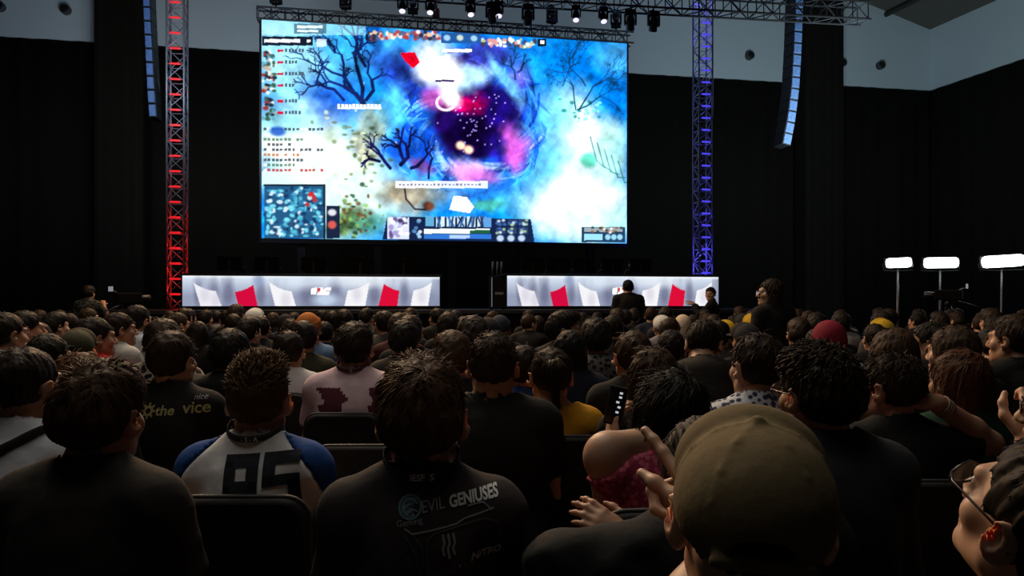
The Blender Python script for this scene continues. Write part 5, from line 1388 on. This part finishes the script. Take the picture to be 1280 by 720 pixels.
for k, (px, py) in enumerate(((345, 6), (432, 12), (516, 14), (690, 22), (770, 38))):
    q = onplane(20.9, px, 18 + (px - 322) * .0662); q.z += .30
    moving_head(q, '%s dark stage lamp from the left standing on the truss along the screen top' % names[k], 2.6, False, True, .8, random.uniform(-.4, .4))
# chain hoist cable seen as a thin red line above the screen
p = onplane(18.5, 543, 20); bm = bmesh.new(); q = onplane(20.9, 545, 30); tube(bm, [(q.x, q.y, q.z + .2), (q.x, q.y, 17)], .035, 8); bx(bm, (q.x - .09, q.y - .09, q.z + .15), (q.x + .09, q.y + .09, q.z + .40), .02)
tag(obj_bm('hoist_pole', bm, mat('hoist_red', (.10, .03, .025), .5)), 'thin dark red hoist pole rising from the truss over the screen', 'hoist')

# ---- work lights at the right
def worklight(px, py, z0, w, h, label, roll):
    p = at(px, py, z0)
    t = thing('work_light', label, 'work light', (p.x, p.y, 0), math.atan2(p.x, -p.y) * 0 - math.atan2(p.x, p.y) * .6, 'bright panel lights on stands', 1.0)
    bm = bmesh.new(); tube(bm, [(0, .06, 0.05), (0, .06, p.z - h / 2 - .02)], [.028, .018], 10); obj_bm('pole', bm, mat('stand_grey', (.10, .10, .11), .4, .6), t)
    for k in range(3):
        q = k * 2.094 + .5; bm = bmesh.new(); tube(bm, [(0, .06, .75), (.62 * math.cos(q), .06 + .62 * math.sin(q), .02)], .014); obj_bm('leg', bm, BLACKMETAL, t)
    M = Matrix.Translation((0, 0, p.z)) @ Matrix.Rotation(roll, 4, 'Y')
    bm = bmesh.new(); bx(bm, (-w / 2 - .02, .0, -h / 2 - .02), (w / 2 + .02, .10, h / 2 + .02), .02, 0, M); hd = obj_bm('housing', bm, BLACKMETAL, t)
    bm = bmesh.new(); bx(bm, (-w / 2, -.02, -h / 2), (w / 2, .0, h / 2), .06 * min(1, h / .2), 0, M); obj_bm('lit_panel', bm, mat('work_light_face', (.5, .5, .5), .5, emit=(.93, 1.0, 1.0), strength=9.0), hd)
    for sx in (-1, 1):
        bm = bmesh.new(); tube(bm, [(0, .06, p.z - h / 2 - .06), (sx * (w / 2 + .035), .05, p.z - h / 2 - .05), (sx * (w / 2 + .035), .05, p.z)], .010); obj_bm('bracket', bm, BLACKMETAL, t)
worklight(1123, 328.5, 14.0, .42, .17, 'leftmost of the three glowing work lights on stands', -.03)
worklight(1176, 328.5, 14.5, .58, .19, 'middle one of the three glowing work lights on stands', 0)
worklight(1253, 326.5, 14.0, .66, .21, 'rightmost of the three glowing work lights on stands', -.05)

def video_camera(px, py, d, rz, label):
    p = at(px, py, d); h = p.z
    t = thing('video_camera', label, 'camera', (p.x, p.y, 0), rz, 'video cameras on tripods')
    bm = bmesh.new(); bx(bm, (-.09, -.22, h - .10), (.09, .20, h + .08), .02); obj_bm('camera_body', bm, mat('matte_black', (.004, .004, .004), .95, spec=.1), t)
    bm = bmesh.new(); lathe(bm, [(.05, 0), (.055, .05), (.065, .16), (.06, .17)], Matrix.Translation((0, .20, h - .01)) @ Matrix.Rotation(-math.pi / 2, 4, 'X')); obj_bm('lens', bm, BLACK, t)
    bm = bmesh.new(); bx(bm, (-.06, -.30, h + .10), (.06, -.28, h + .18), .004); obj_bm('viewfinder_screen', bm, mat('viewfinder', (.2, .2, .2), .3, emit=(.8, .9, 1), strength=.25), t)
    bm = bmesh.new(); tube(bm, [(0, -.15, h + .06), (0, -.28, h + .12)], .012); tube(bm, [(.05, -.1, h - .1), (.16, -.45, h - .22)], .010); obj_bm('pan_handle', bm, BLACKMETAL, t)
    bm = bmesh.new(); lathe(bm, [(.05, h - .20), (.06, h - .16), (.05, h - .10)]); obj_bm('tripod_head', bm, BLACKMETAL, t)
    for k in range(3):
        q = k * 2.094 + .5; bm = bmesh.new(); tube(bm, [(.03 * math.cos(q), .03 * math.sin(q), h - .2), (.5 * math.cos(q), .5 * math.sin(q), .0)], [.020, .014]); obj_bm('leg', bm, BLACKMETAL, t)
video_camera(1185, 368, 13.5, .9, 'video camera on a tripod under the middle work light')
video_camera(160, 372, 12.8, -.6, 'video camera on a tripod left of the red tower')

# ---- lights of the hall, and added fills
def area(name, loc, target, size, power, col, sy=None, spread=math.pi):
    ld = bpy.data.lights.new(name, 'AREA'); ld.energy = power; ld.color = col; ld.size = size; ld.spread = spread
    if sy: ld.shape = 'RECTANGLE'; ld.size_y = sy
    o = bpy.data.objects.new(name, ld); COL.objects.link(o); o.location = loc
    o.rotation_euler = (Vector(target) - Vector(loc)).to_track_quat('-Z', 'Y').to_euler(); return o
area('house_light_warm', (-2.5, 8.5, 9.2), (0, 2.5, 1), 3.0, 560, (1, .80, .58))
area('house_light_front', (-4.0, 15.0, 8.0), (.5, 2.5, 1.1), 1.6, 800, (1, .60, .30))
area('house_light_over', (-1.0, 2.4, 8.0), (-.2, 3.2, 1), 4.0, 95, (1, .95, .88))
area('array_fill', (-6.5, 14.5, 6.0), (-8.6, 19, 8), 1.0, 120, (.55, .75, 1))  # added cool fill to brighten the left line array, no fixture of its own
area('wall_fill', (9, 19, 5), (12, 29, 13), 4.0, 440, (.68, .90, 1.0))  # added fill, stands in for cool ambient spill on the pale wall
area('wall_fill', (-9, 19, 5), (-9, 28, 12.5), 4.0, 200, (.78, .90, 1.0))  # same added fill for the left part of the pale wall
w = bpy.data.worlds.new('hall_dim'); SC.world = w; w.use_nodes = True; w.node_tree.nodes['Background'].inputs[0].default_value = (.75, .85, 1, 1); w.node_tree.nodes['Background'].inputs[1].default_value = .006

# ---- camera
cd = bpy.data.cameras.new('camera'); cam = bpy.data.objects.new('camera', cd); COL.objects.link(cam)
cam.location = (0, 0, HC); cam.rotation_euler = (math.pi / 2, 0, 0)
cd.sensor_width = 36; cd.lens = F_PX / 1280 * 36; cd.shift_y = (HY - 360) / 1280; cd.clip_start = .05
SC.camera = cam
SC.view_settings.view_transform = 'Standard'; SC.view_settings.look = 'None'; SC.view_settings.exposure = 0; SC.view_settings.gamma = 1; SC.view_settings.use_curve_mapping = False
SC.cycles.use_denoising = True; SC.cycles.max_bounces = 6; SC.cycles.sample_clamp_indirect = 3.0
# groups of one are no groups
from collections import Counter
cn = Counter(o['group'] for o in SC.objects if 'group' in o)
for o in SC.objects:
    if 'group' in o and cn[o['group']] < 2: del o['group']
for t in (dl, dr_):
    del t['_w']; del t['_h']
